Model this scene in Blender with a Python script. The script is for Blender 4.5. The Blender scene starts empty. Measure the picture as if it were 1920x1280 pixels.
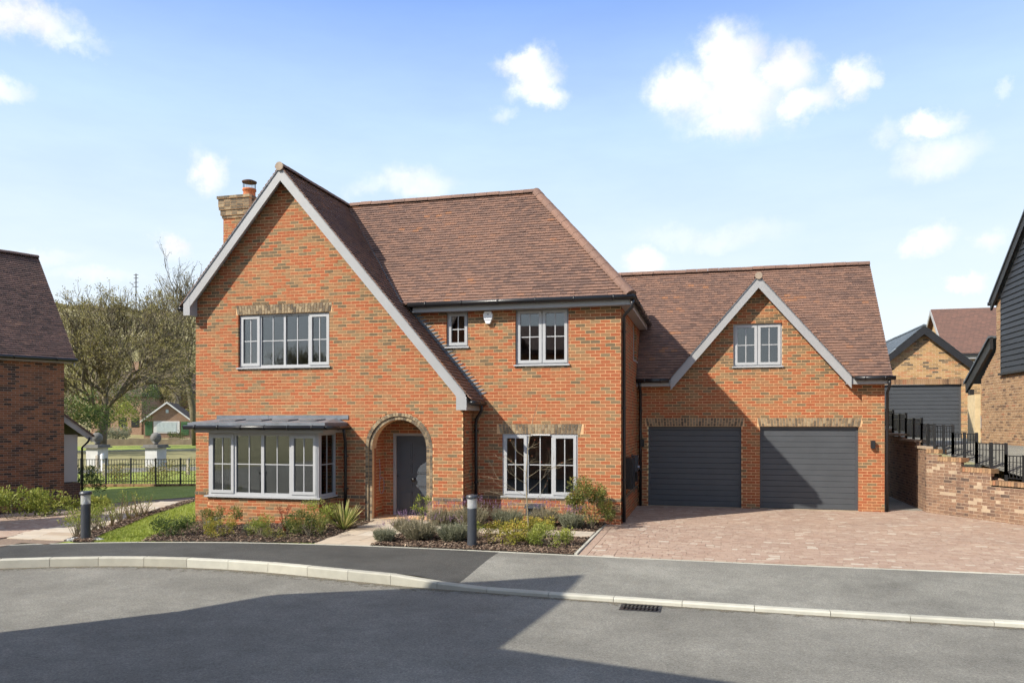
import bpy, bmesh, math, random
from mathutils import Vector, Matrix
random.seed(7)
R = math.radians
S = bpy.context.scene
COL = S.collection

# ------------------------------------------------------------------ camera
YAW = math.atan(.2541)
CAMZ = 2.30
cam = bpy.data.cameras.new('camera'); camo = bpy.data.objects.new('camera', cam); COL.objects.link(camo)
camo.location = (0, 0, CAMZ); camo.rotation_euler = (R(90), 0, YAW)
cam.sensor_width = 36; cam.lens = 1450 / 1920 * 36; cam.shift_y = 150 / 1920
cam.clip_start = .05; cam.clip_end = 5000
S.camera = camo
FPX, HPX = 1450., 790.
sY, cY = math.sin(YAW), math.cos(YAW)
def project(p):                       # world point -> photograph pixel (for picking the nearest pieces)
    z = -sY * p[0] + cY * p[1]; r = cY * p[0] + sY * p[1]
    if z < .1: return None
    return 960 + FPX * r / z, HPX - FPX * (p[2] - CAMZ) / z, z
def skydir(px, py):
    u, v = (px - 960) / FPX, (HPX - py) / FPX
    return Vector((-sY + u * cY, cY + u * sY, v)).normalized()

# ------------------------------------------------------------------ world, sun, exposure
SUN_AZ = math.atan2(-.700, -.714); SUN_EL = R(37.5)
W = bpy.data.worlds.new('World'); S.world = W; W.use_nodes = True
nt = W.node_tree; nt.nodes.clear()
def wn(t, **k):
    n = nt.nodes.new(t)
    for a, b in k.items(): setattr(n, a, b)
    return n
def wl(a, b): nt.links.new(a, b)
def wmath(op, a, b=None, c=None):
    n = wn('ShaderNodeMath', operation=op)
    for i, v in enumerate((a, b, c)):
        if v is None: continue
        if isinstance(v, (int, float)): n.inputs[i].default_value = v
        else: wl(v, n.inputs[i])
    return n.outputs[0]
out = wn('ShaderNodeOutputWorld')
sky = wn('ShaderNodeTexSky', sky_type='NISHITA'); sky.sun_disc = False
sky.sun_elevation = SUN_EL; sky.sun_rotation = SUN_AZ % (2 * math.pi)
sky.altitude = 0; sky.air_density = 1.0; sky.dust_density = 1.6; sky.ozone_density = 2.0
bg = wn('ShaderNodeBackground'); bg.inputs[1].default_value = .13
wl(sky.outputs[0], bg.inputs[0])
tc = wn('ShaderNodeTexCoord'); sep = wn('ShaderNodeSeparateXYZ'); wl(tc.outputs['Generated'], sep.inputs[0])
az = wmath('ARCTAN2', sep.outputs[0], sep.outputs[1]); el = wmath('ARCSINE', sep.outputs[2])
def noise(scale, detail, rough, dist=0., stretch=(1, 1, 1)):
    m = wn('ShaderNodeMapping'); m.inputs['Scale'].default_value = stretch; wl(tc.outputs['Generated'], m.inputs[0])
    n = wn('ShaderNodeTexNoise'); n.inputs['Scale'].default_value = scale; n.inputs['Detail'].default_value = detail
    n.inputs['Roughness'].default_value = rough; n.inputs['Distortion'].default_value = dist; wl(m.outputs[0], n.inputs[0])
    return n.outputs['Fac']
wob = wmath('MULTIPLY', wmath('SUBTRACT', noise(11, 5, .6, 0.), .5), 1.7)
CLOUDS = [(1285,168,62,42,1),(1368,118,55,58,1),(1375,185,115,62,1),(1462,140,52,50,1),(1490,196,55,30,1),(1365,228,70,30,1),
          (1005,148,42,48,.95),(985,118,45,25,.8),(1025,182,34,26,.95),(952,220,30,14,.3),
          (1592,158,36,34,.85),(1632,162,22,16,.5),(1740,240,58,24,.8),(1755,296,85,38,.62),(1665,255,25,25,.35),
          (1745,450,48,26,.8),(1805,530,34,16,.8),(1850,452,36,20,.5),(1712,310,50,20,.4),(1890,170,16,22,.3),
          (50,38,100,42,.75),(125,66,60,24,.5),(160,95,26,14,.35),(5,165,45,22,.45),(388,332,34,38,.75),(372,300,24,26,.35),
          (775,345,78,28,.6),(700,350,40,18,.35),(1212,494,42,20,.8),(316,462,26,24,.7),(95,480,60,14,.3),(180,520,70,12,.3),
          (1330,440,120,22,.3),(1000,450,60,16,.2)]
cv0 = wn('ShaderNodeCombineXYZ'); wl(az, cv0.inputs[0]); wl(el, cv0.inputs[1])
wrp = wn('ShaderNodeTexNoise'); wrp.inputs['Scale'].default_value = 16; wrp.inputs['Detail'].default_value = 7; wrp.inputs['Roughness'].default_value = .68; wl(tc.outputs['Generated'], wrp.inputs[0])
cv = wn('ShaderNodeVectorMath', operation='MULTIPLY_ADD'); wl(wrp.outputs['Color'], cv.inputs[0]); cv.inputs[1].default_value = (.075, .060, 0)
cvo = wn('ShaderNodeVectorMath', operation='ADD'); wl(cv0.outputs[0], cvo.inputs[0]); cvo.inputs[1].default_value = (-.0375, -.030, 0); wl(cvo.outputs[0], cv.inputs[2])
acc = None
for lo, hi, opac in ((.7, 2, 1.), (.45, .7, .62), (0, .45, .34)):       # three densities of cloud
    best = None
    for px, py, rx, ry, op in CLOUDS:
        if not lo <= op < hi: continue
        d = skydir(px, py); a0 = math.atan2(d.x, d.y); e0 = math.asin(d.z)
        d2 = skydir(px + rx, py); ra = abs(math.atan2(d2.x, d2.y) - a0)
        d3 = skydir(px, py - ry); re = abs(math.asin(d3.z) - e0)
        vm_ = wn('ShaderNodeVectorMath', operation='MULTIPLY_ADD'); wl(cv.outputs[0], vm_.inputs[0])
        vm_.inputs[1].default_value = (1 / ra, 1 / re, 0); vm_.inputs[2].default_value = (-a0 / ra, -e0 / re, 0)
        ln = wn('ShaderNodeVectorMath', operation='LENGTH'); wl(vm_.outputs[0], ln.inputs[0])
        best = ln.outputs['Value'] if best is None else wmath('MINIMUM', best, ln.outputs['Value'])
    mr = wn('ShaderNodeMapRange', interpolation_type='SMOOTHSTEP'); mr.inputs[1].default_value = 1.55; mr.inputs[2].default_value = .30
    mr.inputs[3].default_value = 0; mr.inputs[4].default_value = opac; wl(wmath('ADD', best, wob), mr.inputs[0])
    acc = mr.outputs[0] if acc is None else wmath('MAXIMUM', acc, mr.outputs[0])
# thin high veil towards the horizon, all round the sky
veil = wn('ShaderNodeMapRange', interpolation_type='SMOOTHSTEP'); veil.inputs[1].default_value = 1.05; veil.inputs[2].default_value = .42
veil.inputs[3].default_value = .5; veil.inputs[4].default_value = .95; wl(el, veil.inputs[0])
wis = wn('ShaderNodeMapRange'); wis.inputs[1].default_value = .3; wis.inputs[2].default_value = .75
wis.inputs[3].default_value = .9; wis.inputs[4].default_value = 1.06; wl(noise(6, 4, .6, 0, (1, 1, 4)), wis.inputs[0])
veilf = wmath('MINIMUM', wmath('MULTIPLY', veil.outputs[0], wis.outputs[0]), 1.)
vr = wn('ShaderNodeValToRGB'); ce = vr.color_ramp.elements
for e_, (p_, c_) in zip([ce[0], ce[1], ce.new(.5), ce.new(.6), ce.new(.7)], ((0., (.97, 1., 1.)), (.21, (.96, 1., 1.)), (.36, (.55, .745, .98)), (.50, (.265, .45, .94)), (1., (.36, .42, .58)))): e_.position = p_; e_.color = (*c_, 1)
wl(el, vr.inputs[0])
veilbg = wn('ShaderNodeBackground'); wl(vr.outputs[0], veilbg.inputs[0]); veilbg.inputs[1].default_value = .80
cloudbg = wn('ShaderNodeBackground'); cloudbg.inputs[0].default_value = (.97, .985, 1, 1); cs_ = wn('ShaderNodeMapRange'); cs_.inputs[1].default_value = .36; cs_.inputs[2].default_value = .62; cs_.inputs[3].default_value = .70; cs_.inputs[4].default_value = .90; wl(wrp.outputs['Fac'], cs_.inputs[0]); wl(cs_.outputs[0], cloudbg.inputs[1])
mv = wn('ShaderNodeMixShader'); wl(veilf, mv.inputs[0]); wl(bg.outputs[0], mv.inputs[1]); wl(veilbg.outputs[0], mv.inputs[2])
mx = wn('ShaderNodeMixShader'); wl(wmath('MINIMUM', acc, 1.), mx.inputs[0]); wl(mv.outputs[0], mx.inputs[1]); wl(cloudbg.outputs[0], mx.inputs[2])
wl(mx.outputs[0], out.inputs[0])

sun = bpy.data.lights.new('sun', 'SUN'); sun.energy = 5.0; sun.angle = R(.5); sun.color = (1, .94, .82)
suno = bpy.data.objects.new('sun', sun); COL.objects.link(suno)
suno.rotation_euler = Vector((math.sin(SUN_AZ) * math.cos(SUN_EL), math.cos(SUN_AZ) * math.cos(SUN_EL), math.sin(SUN_EL))).to_track_quat('Z', 'Y').to_euler()
suno.location = (-20, -20, 30)
S.view_settings.view_transform = 'Standard'; S.view_settings.look = 'None'; S.view_settings.gamma = 1
S.view_settings.use_curve_mapping = False; S.view_settings.exposure = 0.5
S.render.engine = 'CYCLES'
W.cycles.sampling_method = 'MANUAL'; W.cycles.sample_map_resolution = 512
S.cycles.use_adaptive_sampling = True; S.cycles.adaptive_threshold = .02; S.cycles.adaptive_min_samples = 16
S.cycles.max_bounces = 5; S.cycles.diffuse_bounces = 3; S.cycles.glossy_bounces = 3; S.cycles.use_light_tree = False; S.cycles.transparent_max_bounces = 12; S.cycles.caustics_reflective = False; S.cycles.caustics_refractive = False
S.cycles.use_denoising = True; S.cycles.denoising_input_passes = 'RGB_ALBEDO_NORMAL'; S.cycles.denoising_prefilter = 'ACCURATE'
try: S.cycles.denoiser = 'OPENIMAGEDENOISE'
except Exception: pass

# ------------------------------------------------------------------ materials
MAT = {}
def nodes(name):
    m = bpy.data.materials.new(name); m.use_nodes = True; n = m.node_tree
    b = n.nodes['Principled BSDF']; MAT[name] = m
    return m, n, b
def mk(n, t, **k):
    x = n.nodes.new(t)
    for a, b in k.items(): setattr(x, a, b)
    return x
def texnoise(n, scale, detail=5., rough=.6, coord='Object', stretch=None, dist=0.):
    t = mk(n, 'ShaderNodeTexCoord'); src = t.outputs[coord]
    if stretch:
        m = mk(n, 'ShaderNodeMapping'); m.inputs['Scale'].default_value = stretch; n.links.new(src, m.inputs[0]); src = m.outputs[0]
    x = mk(n, 'ShaderNodeTexNoise'); x.inputs['Scale'].default_value = scale; x.inputs['Detail'].default_value = detail
    x.inputs['Roughness'].default_value = rough; x.inputs['Distortion'].default_value = dist; n.links.new(src, x.inputs[0])
    return x.outputs['Fac']
def ramp(n, src, stops, interp='LINEAR'):
    r = mk(n, 'ShaderNodeValToRGB'); r.color_ramp.interpolation = interp
    e = r.color_ramp.elements
    while len(e) < len(stops): e.new(1.)
    for x, (p, c) in zip(e, stops): x.position = p; x.color = (*c, 1)
    n.links.new(src, r.inputs[0]); return r.outputs[0]
def mul(n, a, b, f=1.):
    m = mk(n, 'ShaderNodeMix', data_type='RGBA', blend_type='MULTIPLY'); m.inputs[0].default_value = f
    n.links.new(a, m.inputs[6]); n.links.new(b, m.inputs[7]); return m.outputs[2]
def mixc(n, fac, a, b):
    m = mk(n, 'ShaderNodeMix', data_type='RGBA')
    n.links.new(fac, m.inputs[0])
    for v, i in ((a, 6), (b, 7)):
        if isinstance(v, tuple): m.inputs[i].default_value = (*v, 1)
        else: n.links.new(v, m.inputs[i])
    return m.outputs[2]
def bump(n, b, h, strength=.3, dist=.01):
    x = mk(n, 'ShaderNodeBump'); x.inputs['Strength'].default_value = strength; x.inputs['Distance'].default_value = dist
    n.links.new(h, x.inputs['Height']); n.links.new(x.outputs[0], b.inputs['Normal'])
def tone(n):
    a = mk(n, 'ShaderNodeAttribute'); a.attribute_name = 'tone'; return a.outputs['Fac']
G1 = (1, 1, 1)
def grey(a): return (a, a, a)
def mat_piece(name, stops, var=.25, scale=9., rough=.9, bscale=60., bstr=.25, interp='LINEAR', stain=None, spec=.3):
    """a piece whose own colour is picked by its tone attribute, mottled by fine noise"""
    m, n, b = nodes(name)
    c = ramp(n, tone(n), stops, interp)
    k = texnoise(n, scale, 6, .65)
    c = mul(n, c, ramp(n, k, [(.25, grey(1 - var)), (.75, grey(1 + var * .6))]))
    c = mul(n, c, ramp(n, texnoise(n, .7, 5, .6), [(.32, (.94, .95, .96)), (.68, (1.06, 1.05, 1.03))]))
    if stain:
        k2 = texnoise(n, stain[0], 6, .7, stretch=stain[3] if len(stain) > 3 else None)
        f = ramp(n, k2, [(stain[1], grey(0)), (stain[1] + .16, grey(stain[4] if len(stain) > 4 else .6))])
        c = mixc(n, f, c, stain[2])
    n.links.new(c, b.inputs['Base Color']); b.inputs['Roughness'].default_value = rough
    b.inputs['Specular IOR Level'].default_value = spec
    bump(n, b, texnoise(n, bscale, 4, .6), bstr, .006)
    return m
def mat_plain(name, col, rough=.6, var=.08, scale=4., metal=0., spec=.5, bscale=None, bstr=.1, dirt=None):
    m, n, b = nodes(name)
    k = texnoise(n, scale, 5, .6)
    c = ramp(n, k, [(.3, tuple(x * (1 - var) for x in col)), (.7, tuple(x * (1 + var) for x in col))])
    if dirt:
        f = ramp(n, texnoise(n, dirt[0], 7, .7), [(dirt[1], grey(0)), (dirt[1] + .2, grey(dirt[3]))])
        c = mixc(n, f, c, dirt[2])
    n.links.new(c, b.inputs['Base Color']); b.inputs['Roughness'].default_value = rough; b.inputs['Metallic'].default_value = metal
    b.inputs['Specular IOR Level'].default_value = spec
    if bscale: bump(n, b, texnoise(n, bscale, 4, .6), bstr, .004)
    return m

BR = [(0, (.155, .112, .066)), (.07, (.205, .145, .082)), (.2, (.265, .17, .088)), (.34, (.315, .155, .074)), (.46, (.348, .130, .058)),
      (.65, (.358, .113, .048)), (.85, (.35, .099, .042)), (.95, (.375, .142, .062)), (1, (.33, .165, .08))]
mat_piece('brick_orange', BR, .3, 14, stain=(3.2, .64, (.44, .26, .15), None, .35))
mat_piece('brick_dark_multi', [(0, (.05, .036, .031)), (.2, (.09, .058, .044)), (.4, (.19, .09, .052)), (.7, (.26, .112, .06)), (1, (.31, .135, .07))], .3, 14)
mat_piece('brick_yellow', [(0, (.12, .09, .06)), (.15, (.22, .15, .085)), (.4, (.44, .27, .12)), (.7, (.50, .32, .155)), (.85, (.48, .24, .11)), (1, (.42, .19, .09))], .25, 14)
mat_piece('brick_buff_multi', [(0, (.14, .085, .055)), (.25, (.27, .165, .095)), (.6, (.34, .21, .115)), (.85, (.37, .235, .135)), (1, (.32, .155, .085))], .3, 12, stain=(2.4, .58, (.40, .28, .175), None, .4))
mat_piece('brick_retaining', [(0, (.10, .068, .055)), (.2, (.165, .10, .073)), (.5, (.225, .135, .09)), (.8, (.25, .148, .097)), (1, (.265, .165, .108))], .3, 12, stain=(1.6, .56, (.29, .21, .145), None, .4))
mat_piece('brick_grey', [(0, (.11, .09, .068)), (.3, (.18, .14, .095)), (.6, (.26, .20, .13)), (.85, (.34, .265, .17)), (1, (.15, .12, .09))], .3, 14)
def mat_mortar(name, col): return mat_plain(name, col, .95, .16, 7, spec=.2, bscale=150, bstr=.35)
mat_mortar('mortar_cream', (.64, .405, .22)); mat_mortar('mortar_grey', (.34, .27, .21)); mat_mortar('mortar_wall', (.38, .29, .205)); mat_mortar('mortar_pale', (.52, .40, .28))
TL = [(0, (.115, .072, .060)), (.3, (.172, .104, .081)), (.6, (.208, .121, .090)), (.88, (.232, .131, .094)), (.96, (.27, .135, .082)), (1, (.30, .145, .08))]
mat_piece('tile_clay', TL, .25, 18, .75, 80, .2, spec=.35)
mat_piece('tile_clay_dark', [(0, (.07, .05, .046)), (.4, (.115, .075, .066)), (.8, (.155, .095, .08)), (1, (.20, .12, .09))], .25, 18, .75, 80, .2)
mat_piece('slate_blue', [(0, (.07, .085, .10)), (1, (.12, .14, .16))], .2, 14, .55, 60, .15)
mat_piece('lead', [(0, (.11, .125, .145)), (1, (.20, .22, .25))], .35, 5, .45, 20, .15, spec=.5)
mat_plain('paint_grey', (.325, .325, .33), .42, .05, 3, dirt=(9, .62, (.28, .29, .30), .35))
mat_plain('paint_window', (.40, .405, .415), .35, .03, 3)
mat_plain('plastic_black', (.014, .014, .016), .32, .1, 6)
mat_plain('metal_black', (.016, .017, .019), .4, .15, 8)
mat_plain('door_anthracite', (.060, .065, .073), .5, .08, 2.5, dirt=(5, .6, (.075, .078, .08), .4))
mat_plain('door_grey', (.055, .065, .08), .45, .05, 3)
mat_plain('bollard_grey', (.045, .05, .06), .45, .1, 6)
mat_plain('plastic_white', (.78, .78, .78), .4, .03, 4)
mat_plain('chrome', (.6, .6, .62), .2, .02, 4, metal=1)
mat_plain('cable_grey', (.25, .24, .27), .6, .05, 4)
mat_plain('plaster', (.42, .40, .35), .9, .04, 2)
mat_plain('carpet', (.30, .27, .23), .95, .1, 20)
mat_plain('terracotta', (.42, .15, .065), .8, .15, 8)
mat_plain('rust_brown', (.07, .035, .028), .6, .2, 9)
mat_plain('render_white', (.50, .50, .485), .9, .1, 3, dirt=(4, .55, (.35, .35, .32), .5))
mat_plain('paint_white', (.72, .72, .70), .5, .05, 3)
mat_plain('board_black', (.018, .018, .020), .5, .25, 9, bscale=70, bstr=.3)
mat_plain('timber_cream', (.56, .44, .26), .75, .15, 5)
mat_plain('stone_buff', (.40, .31, .22), .9, .2, 2)
mat_plain('stone_dark', (.15, .145, .135), .9, .3, 4)
mat_plain('green_paint', (.08, .17, .07), .6, .1, 4)
mat_plain('curtain', (.55, .62, .62), .8, .1, 6)
mat_plain('timber_weathered', (.36, .32, .26), .85, .2, 6)
mat_plain('iron', (.022, .022, .024), .5, .2, 14)
mat_piece('concrete_kerb', [(0, (.38, .365, .31)), (1, (.49, .475, .41))], .16, 3.5, .9, 120, .3, stain=(2.5, .62, (.30, .28, .23), None, .5))
mat_piece('paving_block', [(0, (.32, .22, .17)), (.2, (.355, .252, .195)), (.5, (.375, .272, .213)), (.8, (.39, .288, .225)), (.95, (.43, .335, .265)), (1, (.48, .41, .34))], .18, 16, .92, 90, .35,
          stain=(.9, .66, (.34, .26, .20), None, .2))
mat_piece('flagstone', [(0, (.40, .31, .23)), (.5, (.48, .40, .31)), (1, (.52, .46, .38))], .14, 4, .9, 70, .25)
mat_plain('joint_sand', (.20, .145, .105), 1., .3, 18)
mat_plain('soil', (.05, .034, .022), 1., .4, 18, bscale=30, bstr=.8)
mat_piece('bark_chip', [(0, (.035, .022, .016)), (.35, (.10, .062, .042)), (.7, (.20, .135, .095)), (1, (.38, .29, .21))], .3, 30, .95, 60, .3)
def mat_tarmac(name, col, spk=.5, patch=.2, oldness=0.):
    m, n, b = nodes(name)
    big = texnoise(n, .55, 6, .62); mid = texnoise(n, 4, 6, .7); fine = texnoise(n, 42, 5, .85)
    c = ramp(n, big, [(.3, tuple(x * (1 - patch) for x in col)), (.7, tuple(x * (1 + patch) for x in col))])
    c = mul(n, c, ramp(n, mid, [(.3, grey(.88)), (.7, grey(1.12))]))
    c = mul(n, c, ramp(n, fine, [(.32, grey(1 - spk)), (.5, grey(1)), (.70, grey(1 + spk * 1.5))]))
    st = texnoise(n, 210, 2, .5); c = mixc(n, ramp(n, st, [(.74, grey(0)), (.78, grey(.55))]), c, (.42, .41, .38))
    n.links.new(c, b.inputs['Base Color']); b.inputs['Roughness'].default_value = .88; b.inputs['Specular IOR Level'].default_value = .35
    bump(n, b, fine, .6, .006); return m
mat_tarmac('tarmac_road', (.178, .171, .149), .42, .24)
mat_tarmac('tarmac_new', (.057, .056, .052), .45, .35)
mat_tarmac('tarmac_crossing', (.192, .186, .163), .42, .28)
m, n, b = nodes('turf')
c = ramp(n, texnoise(n, 1.6, 6, .65), [(.3, (.20, .25, .035)), (.55, (.26, .31, .05)), (.75, (.33, .36, .085))])
c = mul(n, c, ramp(n, texnoise(n, 60, 3, .7), [(.3, grey(.6)), (.7, grey(1.3))])); n.links.new(c, b.inputs['Base Color']); b.inputs['Roughness'].default_value = .95
bump(n, b, texnoise(n, 40, 4, .7), .7, .03)
m, n, b = nodes('pasture')
c = ramp(n, texnoise(n, .03, 8, .65), [(.3, (.19, .175, .07)), (.5, (.27, .24, .11)), (.72, (.34, .29, .16))])
c = mul(n, c, ramp(n, texnoise(n, 1.1, 6, .7), [(.3, grey(.7)), (.7, grey(1.25))])); n.links.new(c, b.inputs['Base Color']); b.inputs['Roughness'].default_value = 1.
def mat_leaf(name, stops, trans=.35, rough=.5):
    m, n, b = nodes(name)
    c = ramp(n, tone(n), stops); n.links.new(c, b.inputs['Base Color']); b.inputs['Roughness'].default_value = rough; b.inputs['Specular IOR Level'].default_value = .3
    t = mk(n, 'ShaderNodeBsdfTranslucent'); n.links.new(c, t.inputs[0]); mm = mk(n, 'ShaderNodeMixShader'); mm.inputs[0].default_value = trans
    n.links.new(b.outputs[0], mm.inputs[1]); n.links.new(t.outputs[0], mm.inputs[2]); n.links.new(mm.outputs[0], n.nodes['Material Output'].inputs[0])
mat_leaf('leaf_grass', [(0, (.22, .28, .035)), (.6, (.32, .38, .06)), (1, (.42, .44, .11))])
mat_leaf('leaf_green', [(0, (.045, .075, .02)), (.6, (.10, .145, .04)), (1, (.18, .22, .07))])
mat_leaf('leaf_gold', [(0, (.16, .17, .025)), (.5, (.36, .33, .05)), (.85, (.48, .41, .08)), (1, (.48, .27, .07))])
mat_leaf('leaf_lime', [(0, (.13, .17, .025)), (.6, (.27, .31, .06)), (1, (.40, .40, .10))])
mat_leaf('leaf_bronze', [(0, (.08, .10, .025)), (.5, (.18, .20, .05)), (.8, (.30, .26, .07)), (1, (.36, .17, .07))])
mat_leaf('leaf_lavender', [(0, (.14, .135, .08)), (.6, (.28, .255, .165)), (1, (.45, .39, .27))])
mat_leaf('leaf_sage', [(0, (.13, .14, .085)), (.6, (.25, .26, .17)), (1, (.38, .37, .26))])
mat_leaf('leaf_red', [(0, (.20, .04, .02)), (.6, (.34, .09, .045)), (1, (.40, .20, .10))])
mat_leaf('leaf_variegated', [(0, (.14, .20, .04)), (.45, (.26, .30, .08)), (.6, (.55, .50, .20)), (1, (.62, .56, .28))])
mat_leaf('flower_purple', [(0, (.18, .10, .20)), (1, (.34, .22, .34))])
mat_leaf('leaf_olive', [(0, (.14, .125, .04)), (.5, (.27, .235, .085)), (1, (.40, .35, .15))])
mat_leaf('leaf_straw', [(0, (.25, .18, .09)), (1, (.45, .37, .22))])
mat_plain('bark', (.15, .125, .08), .95, .35, 6, bscale=18, bstr=.8)
mat_plain('bark_pale', (.24, .20, .13), .9, .25, 12)
mat_plain('stem_red', (.32, .08, .04), .8, .2, 12)
# glass: clear pane with real mirror reflections
m, n, b = nodes('glass')
g = mk(n, 'ShaderNodeBsdfGlossy'); g.inputs['Roughness'].default_value = .012; g.inputs[0].default_value = (.95, .97, 1, 1)
t = mk(n, 'ShaderNodeBsdfTransparent'); t.inputs[0].default_value = (.70, .73, .72, 1)
fr = mk(n, 'ShaderNodeFresnel'); fr.inputs[0].default_value = 1.52
k = mk(n, 'ShaderNodeMath', operation='MULTIPLY_ADD'); k.inputs[1].default_value = 1.7; k.inputs[2].default_value = .03; k.use_clamp = True; n.links.new(fr.outputs[0], k.inputs[0])
mm = mk(n, 'ShaderNodeMixShader'); n.links.new(k.outputs[0], mm.inputs[0]); n.links.new(t.outputs[0], mm.inputs[1]); n.links.new(g.outputs[0], mm.inputs[2])
n.links.new(mm.outputs[0], n.nodes['Material Output'].inputs[0])
m, n, b = nodes('lens_clear')
b.inputs['Base Color'].default_value = (.72, .74, .74, 1); b.inputs['Roughness'].default_value = .12; t = mk(n, 'ShaderNodeBsdfTransparent'); mm = mk(n, 'ShaderNodeMixShader'); mm.inputs[0].default_value = .55
n.links.new(b.outputs[0], mm.inputs[1]); n.links.new(t.outputs[0], mm.inputs[2]); n.links.new(mm.outputs[0], n.nodes['Material Output'].inputs[0])
# far or unseen brick and tile faces
def mat_farbrick(name, c1, c2, mo, scale=1.):
    m, n, b = nodes(name)
    t = mk(n, 'ShaderNodeTexCoord'); mp = mk(n, 'ShaderNodeMapping'); n.links.new(t.outputs['Object'], mp.inputs[0])
    s2 = mk(n, 'ShaderNodeSeparateXYZ'); n.links.new(mp.outputs[0], s2.inputs[0])
    ad = mk(n, 'ShaderNodeMath', operation='ADD'); n.links.new(s2.outputs[0], ad.inputs[0]); n.links.new(s2.outputs[1], ad.inputs[1])
    cb = mk(n, 'ShaderNodeCombineXYZ'); n.links.new(ad.outputs[0], cb.inputs[0]); n.links.new(s2.outputs[2], cb.inputs[1])
    x = mk(n, 'ShaderNodeTexBrick'); n.links.new(cb.outputs[0], x.inputs[0]); x.inputs['Scale'].default_value = 1.
    x.inputs['Brick Width'].default_value = .225 * scale; x.inputs['Row Height'].default_value = .075 * scale; x.inputs['Mortar Size'].default_value = .006 * scale
    x.inputs['Color1'].default_value = (*c1, 1); x.inputs['Color2'].default_value = (*c2, 1); x.inputs['Mortar'].default_value = (*mo, 1)
    n.links.new(x.outputs['Color'], b.inputs['Base Color']); b.inputs['Roughness'].default_value = .92
    bump(n, b, x.outputs['Fac'], -.4, .008)
mat_farbrick('brick_surface', (.42, .125, .05), (.24, .13, .065), (.55, .42, .26))
mat_farbrick('brick_surface_yellow', (.46, .29, .14), (.30, .18, .09), (.55, .46, .34))
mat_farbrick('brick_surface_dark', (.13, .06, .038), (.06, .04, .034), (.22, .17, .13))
mat_farbrick('brick_surface_old', (.36, .215, .14), (.27, .155, .10), (.40, .32, .24))
mat_farbrick('roof_surface', (.17, .09, .068), (.12, .07, .056), (.06, .035, .03), 1.2)
mat_farbrick('roof_surface_brown', (.12, .085, .06), (.08, .06, .045), (.04, .03, .025), 1.6)

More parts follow.
